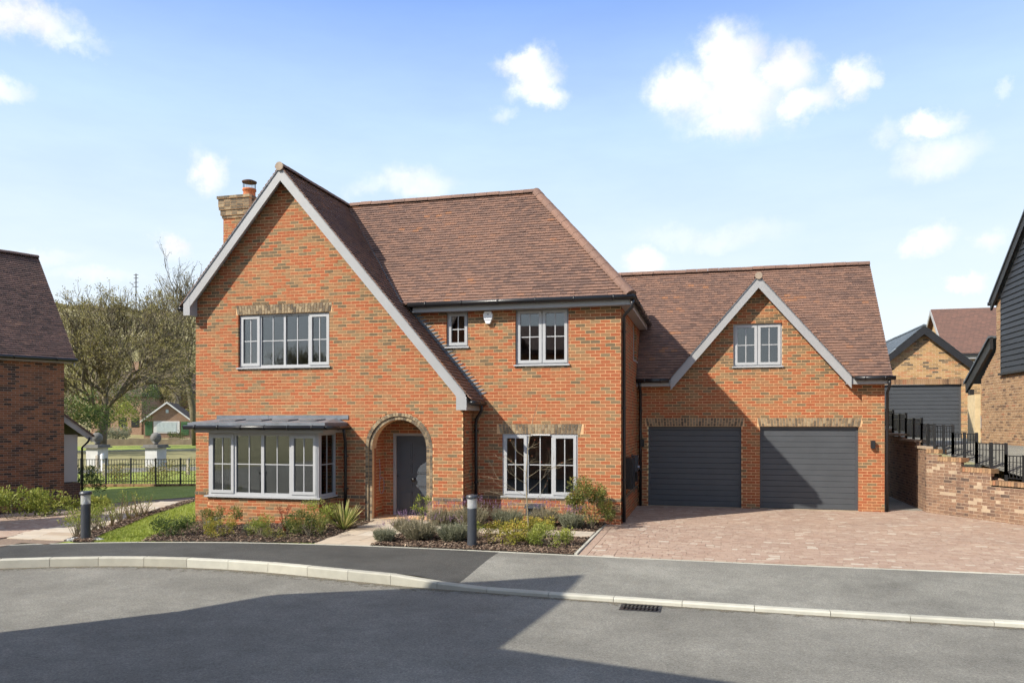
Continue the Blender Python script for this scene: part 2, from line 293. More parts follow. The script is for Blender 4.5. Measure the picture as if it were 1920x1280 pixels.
# ------------------------------------------------------------------ mesh helpers
class MB:
    def __init__(s): s.v = []; s.f = []; s.t = []
    def face(s, pts, tone=.5):
        i = len(s.v); s.v.extend([tuple(p) for p in pts]); s.f.append(tuple(range(i, i + len(pts)))); s.t.append(tone)
    def box(s, x0, x1, y0, y1, z0, z1, tone=.5, skip=''):
        i = len(s.v)
        s.v += [(x0, y0, z0), (x1, y0, z0), (x1, y1, z0), (x0, y1, z0), (x0, y0, z1), (x1, y0, z1), (x1, y1, z1), (x0, y1, z1)]
        fs = {'b': (3, 2, 1, 0), 't': (4, 5, 6, 7), 'f': (0, 1, 5, 4), 'k': (2, 3, 7, 6), 'l': (3, 0, 4, 7), 'r': (1, 2, 6, 5)}
        for k, q in fs.items():
            if k not in skip: s.f.append(tuple(i + a for a in q)); s.t.append(tone)
    def obox(s, c, ax, ay, az, tone=.5):
        """box from centre and three half-axis vectors"""
        c, ax, ay, az = Vector(c), Vector(ax), Vector(ay), Vector(az); i = len(s.v)
        for k in (-1, 1):
            for a, b in ((-1, -1), (1, -1), (1, 1), (-1, 1)): s.v.append(tuple(c + ax * a + ay * b + az * k))
        for q in ((3, 2, 1, 0), (4, 5, 6, 7), (0, 1, 5, 4), (2, 3, 7, 6), (3, 0, 4, 7), (1, 2, 6, 5)): s.f.append(tuple(i + a for a in q)); s.t.append(tone)
    def beam(s, p, q, w, h, up=(0, 0, 1), tone=.5):
        p, q = Vector(p), Vector(q); d = (q - p); ln = d.length; d.normalize()
        sd = d.cross(Vector(up)).normalized(); u = sd.cross(d)
        s.obox((p + q) / 2, d * ln / 2, sd * w / 2, u * h / 2, tone)
    def tube(s, pts, r, n=8, tone=.5, cap=True):
        pts = [Vector(p) for p in pts]; rs = r if isinstance(r, (list, tuple)) else [r] * len(pts); i0 = len(s.v)
        ref = None
        for j, p in enumerate(pts):
            d = (pts[min(j + 1, len(pts) - 1)] - pts[max(j - 1, 0)]).normalized()
            if ref is None: ref = Vector((1, 0, 0)) if abs(d.x) < .8 else Vector((0, 1, 0))
            a = (ref - d * ref.dot(d))
            a = a.normalized() if a.length > 1e-6 else d.orthogonal().normalized()
            ref = a; b_ = d.cross(a)
            for k in range(n):
                w = 2 * math.pi * k / n; s.v.append(tuple(p + (a * math.cos(w) + b_ * math.sin(w)) * rs[j]))
        for j in range(len(pts) - 1):
            for k in range(n):
                a = i0 + j * n + k; b_ = i0 + j * n + (k + 1) % n
                s.f.append((a, b_, b_ + n, a + n)); s.t.append(tone)
        if cap and n > 3:
            s.f.append(tuple(i0 + k for k in reversed(range(n)))); s.t.append(tone)
            e = i0 + (len(pts) - 1) * n; s.f.append(tuple(e + k for k in range(n))); s.t.append(tone)
    def lathe(s, prof, n=16, c=(0, 0), tone=.5):
        i0 = len(s.v)
        for r, z in prof:
            for k in range(n): w = 2 * math.pi * k / n; s.v.append((c[0] + r * math.cos(w), c[1] + r * math.sin(w), z))
        for j in range(len(prof) - 1):
            for k in range(n):
                a = i0 + j * n + k; b_ = i0 + j * n + (k + 1) % n; s.f.append((a, b_, b_ + n, a + n)); s.t.append(tone)
        s.f.append(tuple(i0 + k for k in reversed(range(n)))); s.t.append(tone)
        e = i0 + (len(prof) - 1) * n; s.f.append(tuple(e + k for k in range(n))); s.t.append(tone)
    def prism(s, poly, ext, tone=.5):
        """closed polygon (3-D points) extruded by vector ext"""
        ext = Vector(ext); P = [Vector(p) for p in poly]; i = len(s.v); m_ = len(P)
        s.v += [tuple(p) for p in P] + [tuple(p + ext) for p in P]
        s.f.append(tuple(i + k for k in reversed(range(m_)))); s.f.append(tuple(i + m_ + k for k in range(m_))); s.t += [tone, tone]
        for k in range(m_): a, b_ = i + k, i + (k + 1) % m_; s.f.append((a, b_, b_ + m_, a + m_)); s.t.append(tone)
    def mesh(s, name, mat):
        me = bpy.data.meshes.new(name); me.from_pydata(s.v, [], s.f)
        a = me.attributes.new('tone', 'FLOAT', 'FACE'); a.data.foreach_set('value', s.t)
        me.materials.append(MAT[mat] if isinstance(mat, str) else mat); return me

def put(name, data, parent=None, loc=None):
    o = bpy.data.objects.new(name, data); COL.objects.link(o)
    if parent is not None:
        o.parent = parent
        if parent.type == 'EMPTY': o.matrix_parent_inverse = Matrix.Translation(-Vector(parent.location))
    if loc is not None: o.location = loc
    return o
def part(name, mb, mat, parent, smooth=False, label=None, kind=None):
    o = put(name, mb.mesh(name, mat), parent)
    if smooth: o.data.polygons.foreach_set('use_smooth', [True] * len(o.data.polygons))
    if label: o['label'] = label
    if kind: o['kind'] = kind
    return o
def thing(name, label, cat, loc, group=None):
    o = bpy.data.objects.new(name, None); COL.objects.link(o); o.location = loc; o['label'] = label; o['category'] = cat
    if group: o['group'] = group
    return o
def tag(o, label, cat, group=None):
    o['label'] = label; o['category'] = cat
    if group: o['group'] = group
    return o
def structure(name, mb, mat, label=None, parent=None):
    o = part(name, mb, mat, parent)
    if parent is None: o['kind'] = 'structure'
    if label: o['label'] = label
    return o
def grp(mbs): return mbs
def hsh(*a):
    x = 0x345678
    for k in a: x = (x * 1000003) ^ (int(k) * 2654435761 & 0xffffffff); x &= 0xffffffff; x ^= x >> 16; x = (x * 0x7feb352d) & 0xffffffff; x ^= x >> 15; x = (x * 0x846ca68b) & 0xffffffff; x ^= x >> 16
    return x / 0xffffffff
def smooth(t): t = min(1, max(0, t)); return t * t * (3 - 2 * t)

class Pieces:
    """alike pieces (bricks, tiles, blocks ...): the 300 that show largest become objects, the rest one mesh per part"""
    def __init__(s, name, mat, mass, limit=300): s.name, s.mat, s.mass, s.limit, s.rec = name, mat, mass, limit, []
    def add(s, parent, pivot, verts, faces, tone_, nrm, size, key=None, mat=None): s.rec.append((parent, pivot, verts, faces, tone_, nrm, size, key, mat or s.mat))
    def finish(s, rank=True):
        sc = []
        for i, r in enumerate(s.rec):
            p = project(r[1]); a = 0
            if p and -5 < p[0] < 1925 and 0 < p[1] < 1285:
                d = Vector((0, 0, CAMZ)) - Vector(r[1]); f = d.normalized().dot(Vector(r[5]))
                a = max(0, f) * r[6] / d.length_squared
            sc.append((-a, i))
        sc.sort(); top = set(i for a, i in sc[:s.limit] if a < 0)
        cache = {}; rest = {}
        for i, (par, piv, V, F, tn, nr, sz, key, mt) in enumerate(s.rec):
            if i in top:
                tn = round(tn * 15) / 15
                k = (key, tn, mt) if key is not None else None
                me = cache.get(k) if k else None
                if me is None:
                    me = bpy.data.meshes.new(s.name); me.from_pydata([tuple(v) for v in V], [], F)
                    a = me.attributes.new('tone', 'FLOAT', 'FACE'); a.data.foreach_set('value', [tn] * len(F)); me.materials.append(MAT[mt])
                    if k: cache[k] = me
                put(s.name, me, par, piv)
            else:
                mb = rest.setdefault((par.name, mt), (par, MB()))[1]; o = len(mb.v)
                mb.v += [(v[0] + piv[0], v[1] + piv[1], v[2] + piv[2]) for v in V]
                mb.f += [tuple(o + a for a in f) for f in F]; mb.t += [tn] * len(F)
        for (nm, mt), (par, mb) in rest.items(): part(s.mass, mb, mt, par, kind='stuff')

BOXF = [(0, 1, 5, 4), (4, 5, 6, 7), (3, 2, 1, 0), (3, 0, 4, 7), (1, 2, 6, 5)]
def brick(pc, par, O, d, n, u0, u1, z0, z1, tn, proud=0., depth=.1, mat=None):
    """one brick on a wall: O origin, d along the wall, n outward"""
    L = u1 - u0; um = (u0 + u1) / 2; H = z1 - z0
    piv = (O[0] + d[0] * um + n[0] * proud, O[1] + d[1] * um + n[1] * proud, (z0 + z1) / 2)
    V = []
    for zz in (-H / 2, H / 2):
        for a, q in ((-L / 2, 0), (L / 2, 0), (L / 2, -depth), (-L / 2, -depth)): V.append((d[0] * a + n[0] * q, d[1] * a + n[1] * q, zz))
    key = (round(L, 3), round(H, 3), d, n, depth)
    pc.add(par, piv, V, BOXF, tn, (n[0], n[1], 0), L * H, key, mat)
def btone(k, j, seed, bias=0.):
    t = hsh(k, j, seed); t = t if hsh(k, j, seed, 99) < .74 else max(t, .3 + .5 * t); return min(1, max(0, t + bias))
def cut(iv, a, b):
    r = []
    for x, y in iv:
        if b <= x or a >= y: r.append((x, y)); continue
        if a > x: r.append((x, a))
        if b < y: r.append((b, y))
    return r
def masonry(pc, wall_mb, par, O, d, n, iv_fn, z0, rows, seed=1, bond='stretch', dark=None, proud_fn=None, bias_fn=None, back=True, jit=.0015):
    """lay courses; wall_mb receives the recessed mortar face"""
    for k in range(rows):
        za = z0 + k * .075; zb = za + .063; pr = proud_fn(k) if proud_fn else 0.
        for (a, b) in iv_fn(za + .0375):
            if b - a < .02: continue
            if back:
                for m_ in (.004,):
                    P = [(O[0] + d[0] * u + n[0] * (pr - m_), O[1] + d[1] * u + n[1] * (pr - m_), z) for u, z in ((a, za - .005), (b, za - .005), (b, za + .07), (a, za + .07))]
                    wall_mb.face(P)
            if bond == 'flemish': unit = [(.213, .225), (.1005, .1125)]
            else: unit = [(.213, .225)]
            per = sum(q for _, q in unit); off = (k % 2) * (.1125 if bond == 'stretch' else per / 2 - .03) + seed * .37 % .2
            u = math.floor((a - off) / per) * per + off; j = 0
            while u < b:
                for L, step in unit:
                    x0, x1 = max(u, a), min(u + L, b)
                    if x1 - x0 > .025:
                        jj = int(round(u * 1000))
                        tn = btone(k, jj, seed, bias_fn(za) if bias_fn else 0.)
                        mt = None
                        if dark and dark(k): tn = hsh(jj, k, 5) * .3; mt = 'brick_grey'
                        brick(pc, par, O, d, n, x0, x1, za, zb, tn, pr + (hsh(jj, k, 9) - .5) * jit * 2, mat=mt)
                    u += step
def reveal(mb, O, d, n, u0, u1, z0, z1, depth=.11, inset=.006, bottom=True):
    def P(u, q, z): return (O[0] + d[0] * u - n[0] * q, O[1] + d[1] * u - n[1] * q, z)
    a, b, lo, hi = u0 - inset, u1 + inset, z0 - inset, z1 + inset
    mb.face([P(a, .008, lo), P(a, depth, lo), P(a, depth, hi), P(a, .008, hi)])
    mb.face([P(b, .008, lo), P(b, .008, hi), P(b, depth, hi), P(b, depth, lo)])
    mb.face([P(a, .008, hi), P(a, depth, hi), P(b, depth, hi), P(b, .008, hi)])
    if bottom: mb.face([P(a, .008, lo), P(b, .008, lo), P(b, depth, lo), P(a, depth, lo)])

def clip(poly, reg):
    """Sutherland-Hodgman, reg convex CCW"""
    for i in range(len(reg)):
        ax, ay = reg[i]; bx, by = reg[(i + 1) % len(reg)]; o = []
        if not poly: return []
        def sd(p): return (bx - ax) * (p[1] - ay) - (by - ay) * (p[0] - ax)
        for j in range(len(poly)):
            p, q = poly[j], poly[(j + 1) % len(poly)]; sp, sq = sd(p), sd(q)
            if sp >= 0: o.append(p)
            if (sp >= 0) != (sq >= 0):
                t = sp / (sp - sq); o.append((p[0] + (q[0] - p[0]) * t, p[1] + (q[1] - p[1]) * t))
        poly = o
    return poly
def ccw(reg):
    a = sum(reg[i][0] * reg[(i + 1) % len(reg)][1] - reg[(i + 1) % len(reg)][0] * reg[i][1] for i in range(len(reg)))
    return reg if a > 0 else reg[::-1]
def tiles(pc, par, O, U, V, regs, seed=1, w=.165, g=.10, thick=.018, lift=.030, mat=None, phase=0., gap=.003):
    """plain tiles on the plane O + u U + v V (unit vectors), clipped to convex regions"""
    O, U, V = Vector(O), Vector(U).normalized(), Vector(V).normalized(); N = U.cross(V).normalized()
    if N.z < 0: N = -N
    for reg in regs:
        reg = ccw(reg); us = [p[0] for p in reg]; vs = [p[1] for p in reg]
        r0, r1 = math.floor(min(vs) / g), math.ceil(max(vs) / g)
        for r in range(r0, r1):
            off = (r % 2) * w / 2 + phase
            for c_ in range(math.floor((min(us) - off) / w) - 1, math.ceil((max(us) - off) / w) + 1):
                u0 = c_ * w + off; jv = (hsh(r, c_, seed, 3) - .5) * .006; jl = (hsh(r, c_, seed, 4) - .5) * .006
                full = [(u0 + gap / 2, r * g + jv), (u0 + w - gap / 2, r * g + jv), (u0 + w - gap / 2, (r + 1) * g + .012), (u0 + gap / 2, (r + 1) * g + .012)]
                pl = clip(full, reg)
                if len(pl) < 3: continue
                ar = abs(sum(pl[i][0] * pl[(i + 1) % len(pl)][1] - pl[(i + 1) % len(pl)][0] * pl[i][1] for i in range(len(pl)))) / 2
                if ar < .0006: continue
                isfull = ar > .98 * (w - gap) * (g + .012)
                cu, cv = u0 + w / 2, (r + .5) * g; piv = O + U * cu + V * cv
                def ht(v): return lift * (1 - min(1, max(0, (v - r * g) / g)) * .8) + jl
                top = [(U * (a - cu) + V * (b_ - cv) + N * ht(b_)) for a, b_ in pl]
                bot = [t - N * thick for t in top]; k = len(pl)
                F = [tuple(range(k))]
                for i in range(k):
                    if pl[i][1] > r * g + g * .6 and pl[(i + 1) % k][1] > r * g + g * .6: continue
                    F.append((i, k + i, k + (i + 1) % k, (i + 1) % k))
                cl = math.sin(cu * 1.3 + seed) * .06 + math.sin(cv * 2.1 + cu * .7) * .06
                tn = min(1, max(0, (.14 + hsh(r, c_, seed) * .70) + cl + (.22 if hsh(r // 2, c_ // 4, seed + 7) > .93 else 0)))
                pc.add(par, tuple(piv), top + bot, F, tn, tuple(N), w * g, None, mat)
def ridge(par, p, q, r=.11, L=.32, mat='tile_clay', name='ridge_tile', seed=1, drop=.075):
    p, q = Vector(p), Vector(q); D = (q - p); n_ = max(1, round(D.length / L)); D /= n_
    dn = D.normalized(); side = dn.cross(Vector((0, 0, 1))).normalized(); up = side.cross(dn)
    for i in range(n_):
        mb = MB(); a = p + D * i + dn * .004; b_ = p + D * (i + 1) - dn * .004; K = 8
        tn = .25 + .5 * hsh(i, seed, 2); wob = (hsh(i, seed, 8) - .5) * .012
        for rr, e in ((r, 1), ):
            ring = []
            for P in (a, b_):
                ring.append([P + side * math.cos(math.pi * k / K) * r * 1.1 + up * (math.sin(math.pi * k / K) * r - drop + wob) for k in range(K + 1)])
            for k in range(K): mb.face([ring[0][k], ring[0][k + 1], ring[1][k + 1], ring[1][k]], tn)
            mb.face(ring[0], tn); mb.face(ring[1][::-1], tn)
        part(name, mb, mat, par)
def soldiers(pc, par, O, d, n, u0, u1, z0, h=.215, flare=.0, seed=1, mat='brick_grey', proud=.002):
    """brick-on-end lintel, fanned from the middle when flare > 0"""
    m_ = round((u1 - u0) / .075); um = (u0 + u1) / 2
    for i in range(m_):
        a = u0 + (u1 - u0) * i / m_ + .0065; b_ = u0 + (u1 - u0) * (i + 1) / m_ - .0065
        def sx(u): return um + (u - um) * (1 + flare)
        pts = [(a, z0 + .005), (b_, z0 + .005), (sx(b_), z0 + h), (sx(a), z0 + h)]
        seg = [(pts, 0)]
        sp = .33 if i % 2 else .66            # two bricks per soldier, joint staggered
        def lerp(p_, q_, t): return (p_[0] + (q_[0] - p_[0]) * t, p_[1] + (q_[1] - p_[1]) * t)
        l1, r1 = lerp(pts[0], pts[3], sp - .022), lerp(pts[1], pts[2], sp - .022)
        l2, r2 = lerp(pts[0], pts[3], sp + .022), lerp(pts[1], pts[2], sp + .022)
        for qi, quad in enumerate(([pts[0], pts[1], r1, l1], [l2, r2, pts[2], pts[3]])):
            cu = sum(p[0] for p in quad) / 4; cz = sum(p[1] for p in quad) / 4
            piv = (O[0] + d[0] * cu + n[0] * proud, O[1] + d[1] * cu + n[1] * proud, cz)
            V = [(d[0] * (u - cu), d[1] * (u - cu), z - cz) for u, z in quad] + [(d[0] * (u - cu) - n[0] * .1, d[1] * (u - cu) - n[1] * .1, z - cz) for u, z in quad]
            F = [(0, 1, 2, 3), (0, 4, 5, 1), (1, 5, 6, 2), (2, 6, 7, 3), (3, 7, 4, 0)]
            pc.add(par, piv, V, F, hsh(i, qi, seed), (n[0], n[1], 0), .01, None, mat)

def window(house, O, d, n, u0, u1, z0, z1, lights, setback=.075, sill=True, mat='paint_window', fw=.055, label=None, bars=True, ztrans=None, sw=.05, room=True):
    """lights: list of (relative width, opens). Local frame: u along wall, q inward, z up"""
    def T(mb):
        mb.v = [(O[0] + d[0] * x - n[0] * y, O[1] + d[1] * x - n[1] * y, z) for x, y, z in mb.v]; return mb
    q = setback; f = MB()
    f.box(u0, u1, q, q + .07, z0, z0 + fw); f.box(u0, u1, q, q + .07, z1 - fw, z1)
    f.box(u0, u0 + fw, q, q + .07, z0 + fw, z1 - fw); f.box(u1 - fw, u1, q, q + .07, z0 + fw, z1 - fw)
    tw = sum(l[0] for l in lights); inner = u1 - u0 - 2 * fw - (len(lights) - 1) * fw; u = u0 + fw; cells = []
    for i, (w_, op) in enumerate(lights):
        a, b_ = u, u + inner * w_ / tw; cells.append((a, b_, op)); u = b_ + fw
        if i < len(lights) - 1: f.box(b_, u, q + .002, q + .068, z0 + fw, z1 - fw)
    win = part('window', T(f), mat, house, label=label)
    for a, b_, op in cells:
        za, zb = z0 + fw, z1 - fw; ga, gb, gza, gzb = a, b_, za, zb
        if op:
            sm = MB(); e = .018
            A, B, ZA, ZB = a - e, b_ + e, za - e, zb + e
            sm.box(A, B, q - .022, q + .04, ZA, ZA + sw + e); sm.box(A, B, q - .022, q + .04, ZB - sw - e, ZB)
            sm.box(A, A + sw + e, q - .022, q + .04, ZA + sw + e, ZB - sw - e); sm.box(B - sw - e, B, q - .022, q + .04, ZA + sw + e, ZB - sw - e)
            part('casement', T(sm), mat, win); ga, gb, gza, gzb = A + sw + e, B - sw - e, ZA + sw + e, ZB - sw - e
        gq = q + (.004 if op else .024)
        pm = MB(); pm.box(ga - .004, gb + .004, gq + .012, gq + .018, gza - .004, gzb + .004); part('pane', T(pm), 'glass', win)
        if bars:
            bw = .011; um = (ga + gb) / 2; zm = (gza + gzb) / 2
            bm_ = MB(); bm_.box(um - bw, um + bw, gq, gq + .011, gza, gzb); part('glazing_bar', T(bm_), mat, win)
            for x0, x1 in ((ga, um - bw), (um + bw, gb)):
                bm_ = MB(); bm_.box(x0, x1, gq + .001, gq + .0105, zm - bw, zm + bw); part('glazing_bar', T(bm_), mat, win)
    if sill:
        s_ = MB(); s_.box(u0 - .03, u1 + .03, -.045, q + .02, z0 - .035, z0 - .003); part('sill', T(s_), mat, win)
    return win
def room(house, O, d, n, u0, u1, z0, z1, depth=3.2, q0=.17, wall='plaster', name='interior_room'):
    mb = MB()
    mb.box(u0, u1, q0, q0 + depth, z0, z1, skip='f')
    mb.v = [(O[0] + d[0] * x - n[0] * y, O[1] + d[1] * x - n[1] * y, z) for x, y, z in mb.v]
    return part(name, mb, wall, house)
def roompane(mb, O, d, n, a0, a1, b0, b1, u0, u1, z0, z1, q=.165):
    """inner skin of a wall round an opening (a..b room face, u..z opening)"""
    pass

# ------------------------------------------------------------------ ground levels
def GZ(x, y):
    d = max(0., -9 - x); z = -.05 * min(d, 17) * smooth((y - 11.8) / 4)
    r = math.hypot(x, y)
    if r > 33 and x < 5:
        t = smooth((r - 33) / 27); z = z * (1 - t) + t * .05
        if r > 85: z += .02 * (r - 85)
    return z
def hill(x, y):
    r = math.hypot(x, y); a = math.degrees(math.atan2(x, y))        # azimuth, negative = towards the left
    k = smooth((-10 - a) / 10) * smooth((a + 75) / 20)
    return k * (1.5 * smooth((r - 95) / 60) + 48 * smooth((r - 120) / 330))
mb = MB(); rings = [0, 2, 4, 6, 8, 10, 12, 14, 16, 19, 22, 25, 28, 32, 36, 40, 45, 50, 56, 63, 70, 78, 86, 95, 106, 120, 135, 155, 180, 210, 245, 285, 330, 390, 460, 560, 700, 950, 1400, 2200]
NA = 144; idx = []
for r in rings:
    row = []
    for k in range(NA):
        w = 2 * math.pi * k / NA; x, y = r * math.sin(w), r * math.cos(w)
        row.append(len(mb.v)); mb.v.append((x, y, GZ(x, y) + hill(x, y) - (.30 if r < 30 else .05 if r < 60 else 0)))
    idx.append(row)
for i in range(len(rings) - 1):
    for k in range(NA): mb.f.append((idx[i][k], idx[i][(k + 1) % NA], idx[i + 1][(k + 1) % NA], idx[i + 1][k])); mb.t.append(.5)
structure('ground', mb, 'pasture')

def sheet(poly, zf, step=.8):
    """flat-ish polygon cut into a grid so that it follows the ground"""
    mb = MB(); poly = ccw(poly); xs = [p[0] for p in poly]; ys = [p[1] for p in poly]
    nx, ny = math.ceil((max(xs) - min(xs)) / step), math.ceil((max(ys) - min(ys)) / step)
    for i in range(nx):
        for j in range(ny):
            a, b = min(xs) + i * step, min(ys) + j * step
            q = clip(tuple_poly([(a, b), (a + step, b), (a + step, b + step), (a, b + step)]), poly)
            if len(q) > 2: mb.face([(x, y, zf(x, y)) for x, y in q])
    return mb
def tuple_poly(p): return p

# road, pavement, kerb
KERB = [(-24, 2.0), (-20, 4.2), (-16.5, 6.7), (-14, 8.6), (-12.4, 9.8), (-11.4, 10.42), (-10.6, 10.78), (-9.9, 11.02), (-9.2, 11.17), (-8.5, 11.24), (-7.8, 11.26), (-7.1, 11.22), (-6.4, 11.12),
        (-5.7, 11.0), (-5.0, 10.87), (-4.3, 10.75), (-3.55, 10.68), (-2.7, 10.61), (-1.85, 10.55), (-.95, 10.50), (-.05, 10.46), (.9, 10.43), (1.85, 10.41), (2.85, 10.40), (3.8, 10.40), (6, 10.4), (10, 10.45), (16, 10.6), (30, 11.1)]
BACK = [(-24, 3.6), (-20, 5.8), (-16.5, 8.4), (-14.4, 10.2), (-12.76, 11.62), (-11.5, 12.18), (-10.25, 12.62), (-8.7, 12.95), (-7.16, 13.14), (-6.1, 13.2), (-4.2, 13.2), (-2.2, 13.13), (1.4, 13.1), (4.6, 13.15), (8, 13.25), (30, 13.8)]
def lerp_line(L, x):
    for (a, b), (c, d) in zip(L, L[1:]):
        if a <= x <= c: return b + (d - b) * (x - a) / (c - a)
    return L[0][1] if x < L[0][0] else L[-1][1]
DROP = lambda x: smooth((x + 4.35) / .85)                      # 1 where the kerb is dropped for the drive
RZ = -.15
def kerbtop(x): return .002 - .092 * DROP(x)
def resample(L, step):
    P = [Vector((*p, 0)) for p in L]; o = []; 
    for a, b in zip(P, P[1:]):
        n_ = max(1, round((b - a).length / step))
        for i in range(n_): o.append(a + (b - a) * i / n_)
    o.append(P[-1]); return o
mb = MB(); pts = [(x, lerp_line(KERB, x)) for x in [-24 + .25 * i for i in range(217)]]
for (x0, y0), (x1, y1) in zip(pts, pts[1:]):
    mb.face([(x0, y0 + .02, RZ), (x0, -22, RZ), (x1, -22, RZ), (x1, y1 + .02, RZ)])
structure('road', mb, 'tarmac_road')
def pave(x0, x1, mat, lab):
    mb = MB(); x = x0
    while x < x1 - 1e-6:
        xb = min(x1, x + .2); cols = []
        for X in (x, xb):
            # the seam between old and new tarmac runs slightly slanted
            c_ = []
            for i in range(7):
                t = i / 6; ya = lerp_line(KERB, X) + .12; yb = lerp_line(BACK, X) - .0
                c_.append((X, ya + (yb - ya) * t, kerbtop(X) * (1 - smooth(t * 1.2)) + .001 - .003))
            cols.append(c_)
        for i in range(6): mb.face([cols[0][i], cols[1][i], cols[1][i + 1], cols[0][i + 1]])
        x = xb
    return structure('pavement', mb, mat, lab)
pave(-24, -3.58, 'tarmac_new', 'dark new tarmac footway'); pave(-3.58, 30, 'tarmac_crossing', 'grey tarmac crossing in front of the drive')
# kerb stones
kp = bpy.data.objects.new('kerb', None); COL.objects.link(kp); kp['kind'] = 'structure'
def kerbrow(pl, top_fn, base, w, lens, seed, name='kerb_stone', mat='concrete_kerb', face=.02):
    P = resample(pl, .05); cum = [0]
    for a, b in zip(P, P[1:]): cum.append(cum[-1] + (b - a).length)
    def at(s_):
        s_ = min(max(0, s_), cum[-1] - 1e-6); lo, hi = 0, len(cum) - 1
        while hi - lo > 1:
            m_ = (lo + hi) // 2
            if cum[m_] <= s_: lo = m_
            else: hi = m_
        t = (s_ - cum[lo]) / max(1e-9, cum[lo + 1] - cum[lo]); return P[lo] + (P[lo + 1] - P[lo]) * t
    s_ = 0.; i = 0
    while s_ < cum[-1] - .05:
        L = lens(at(s_).x); a, b = at(s_ + .004), at(min(cum[-1], s_ + L - .004)); m_ = MB()
        d = (b - a).normalized(); nn = Vector((-d.y, d.x, 0)); tn = hsh(i, seed)
        za, zb = top_fn(a.x) + (hsh(i, 3, seed) - .5) * .004, top_fn(b.x) + (hsh(i, 3, seed) - .5) * .004
        A = [a + Vector((0, 0, base)), a + Vector((0, 0, za - .018)), a + nn * face + Vector((0, 0, za)), a + nn * w + Vector((0, 0, za)), a + nn * w + Vector((0, 0, base))]
        B = [b + Vector((0, 0, base)), b + Vector((0, 0, zb - .018)), b + nn * face + Vector((0, 0, zb)), b + nn * w + Vector((0, 0, zb)), b + nn * w + Vector((0, 0, base))]
        for k in range(5): m_.face([A[k], B[k], B[(k + 1) % 5], A[(k + 1) % 5]], tn)
        m_.face(A, tn); m_.face(B[::-1], tn)
        part(name, m_, mat, kp); s_ += L; i += 1
kerbrow([p for p in KERB if -17 < p[0] < 11], kerbtop, -.25, .125, lambda x: .78 if x < -3.7 else .915, 1)
kerbrow([(x, y - .005) for x, y in BACK if -15 < x < 9], lambda x: .006, -.15, .05, lambda x: .915, 2, 'edging_kerb', face=.006)
m_g, n_g, b_g = nodes('kerb_grit')
cg = ramp(n_g, texnoise(n_g, 60, 4, .7), [(.3, (.10, .085, .06)), (.6, (.20, .17, .12)), (.75, (.34, .30, .24))]); n_g.links.new(cg, b_g.inputs['Base Color']); b_g.inputs['Roughness'].default_value = 1.
tg = mk(n_g, 'ShaderNodeBsdfTransparent'); mg = mk(n_g, 'ShaderNodeMixShader'); ag = mk(n_g, 'ShaderNodeMath', operation='ADD'); n_g.links.new(texnoise(n_g, 7, 7, .75), ag.inputs[0]); n_g.links.new(tone(n_g), ag.inputs[1])
n_g.links.new(ramp(n_g, ag.outputs[0], [(.52, grey(0)), (.72, grey(.75))]), mg.inputs[0]); n_g.links.new(tg.outputs[0], mg.inputs[1]); n_g.links.new(b_g.outputs[0], mg.inputs[2]); n_g.links.new(mg.outputs[0], n_g.nodes['Material Output'].inputs[0])
mb = MB(); kx = [-17 + .2 * i for i in range(140)]
for xa, xb in zip(kx, kx[1:]):
    for j in range(6):
        t0, t1 = -.005 - j * .07, -.005 - (j + 1) * .07; k_ = 1 if xa < -3.6 else .55
        mb.face([(xa, lerp_line(KERB, xa) + t1 * k_, RZ + .0045), (xb, lerp_line(KERB, xb) + t1 * k_, RZ + .0045), (xb, lerp_line(KERB, xb) + t0 * k_, RZ + .0045), (xa, lerp_line(KERB, xa) + t0 * k_, RZ + .0045)], (.20, .13, .08, .03, -.02, -.08)[j])
structure('road_grit', mb, 'kerb_grit', 'brown grit washed up along the kerb')
# gully grate
gr = thing('gully_grate', 'black iron gully grate set in the road beside the dropped kerb', 'drain grate', (-.86, 10.28, RZ))
fm = MB(); x0, x1, y0, y1 = -1.13, -.60, 10.10, 10.45
for a in ((x0, x1, y0, y0 + .025), (x0, x1, y1 - .025, y1), (x0, x0 + .025, y0 + .025, y1 - .025), (x1 - .025, x1, y0 + .025, y1 - .025)): fm.box(*a, RZ - .03, RZ + .008)
fm.box(x0 + .025, x1 - .025, 10.265, 10.285, RZ - .03, RZ + .007); part('frame', fm, 'iron', gr)
for i in range(9):
    for ya, yb in ((10.125, 10.265), (10.285, 10.425)):
        b_ = MB(); xx = x0 + .045 + i * .052; b_.face([(xx, ya, RZ + .006), (xx + .022, ya, RZ + .006), (xx + .034, yb, RZ + .006), (xx + .012, yb, RZ + .006)], .5)
        b_.prism([(xx, ya, RZ + .006), (xx + .024, ya, RZ + .006), (xx + .034, yb, RZ + .006), (xx + .010, yb, RZ + .006)], (0, 0, -.03)); part('bar', b_, 'iron', gr)
pm = MB(); pm.box(x0 + .02, x1 - .02, y0 + .02, y1 - .02, RZ + .002, RZ + .0035); part('pit', pm, 'plastic_black', gr)

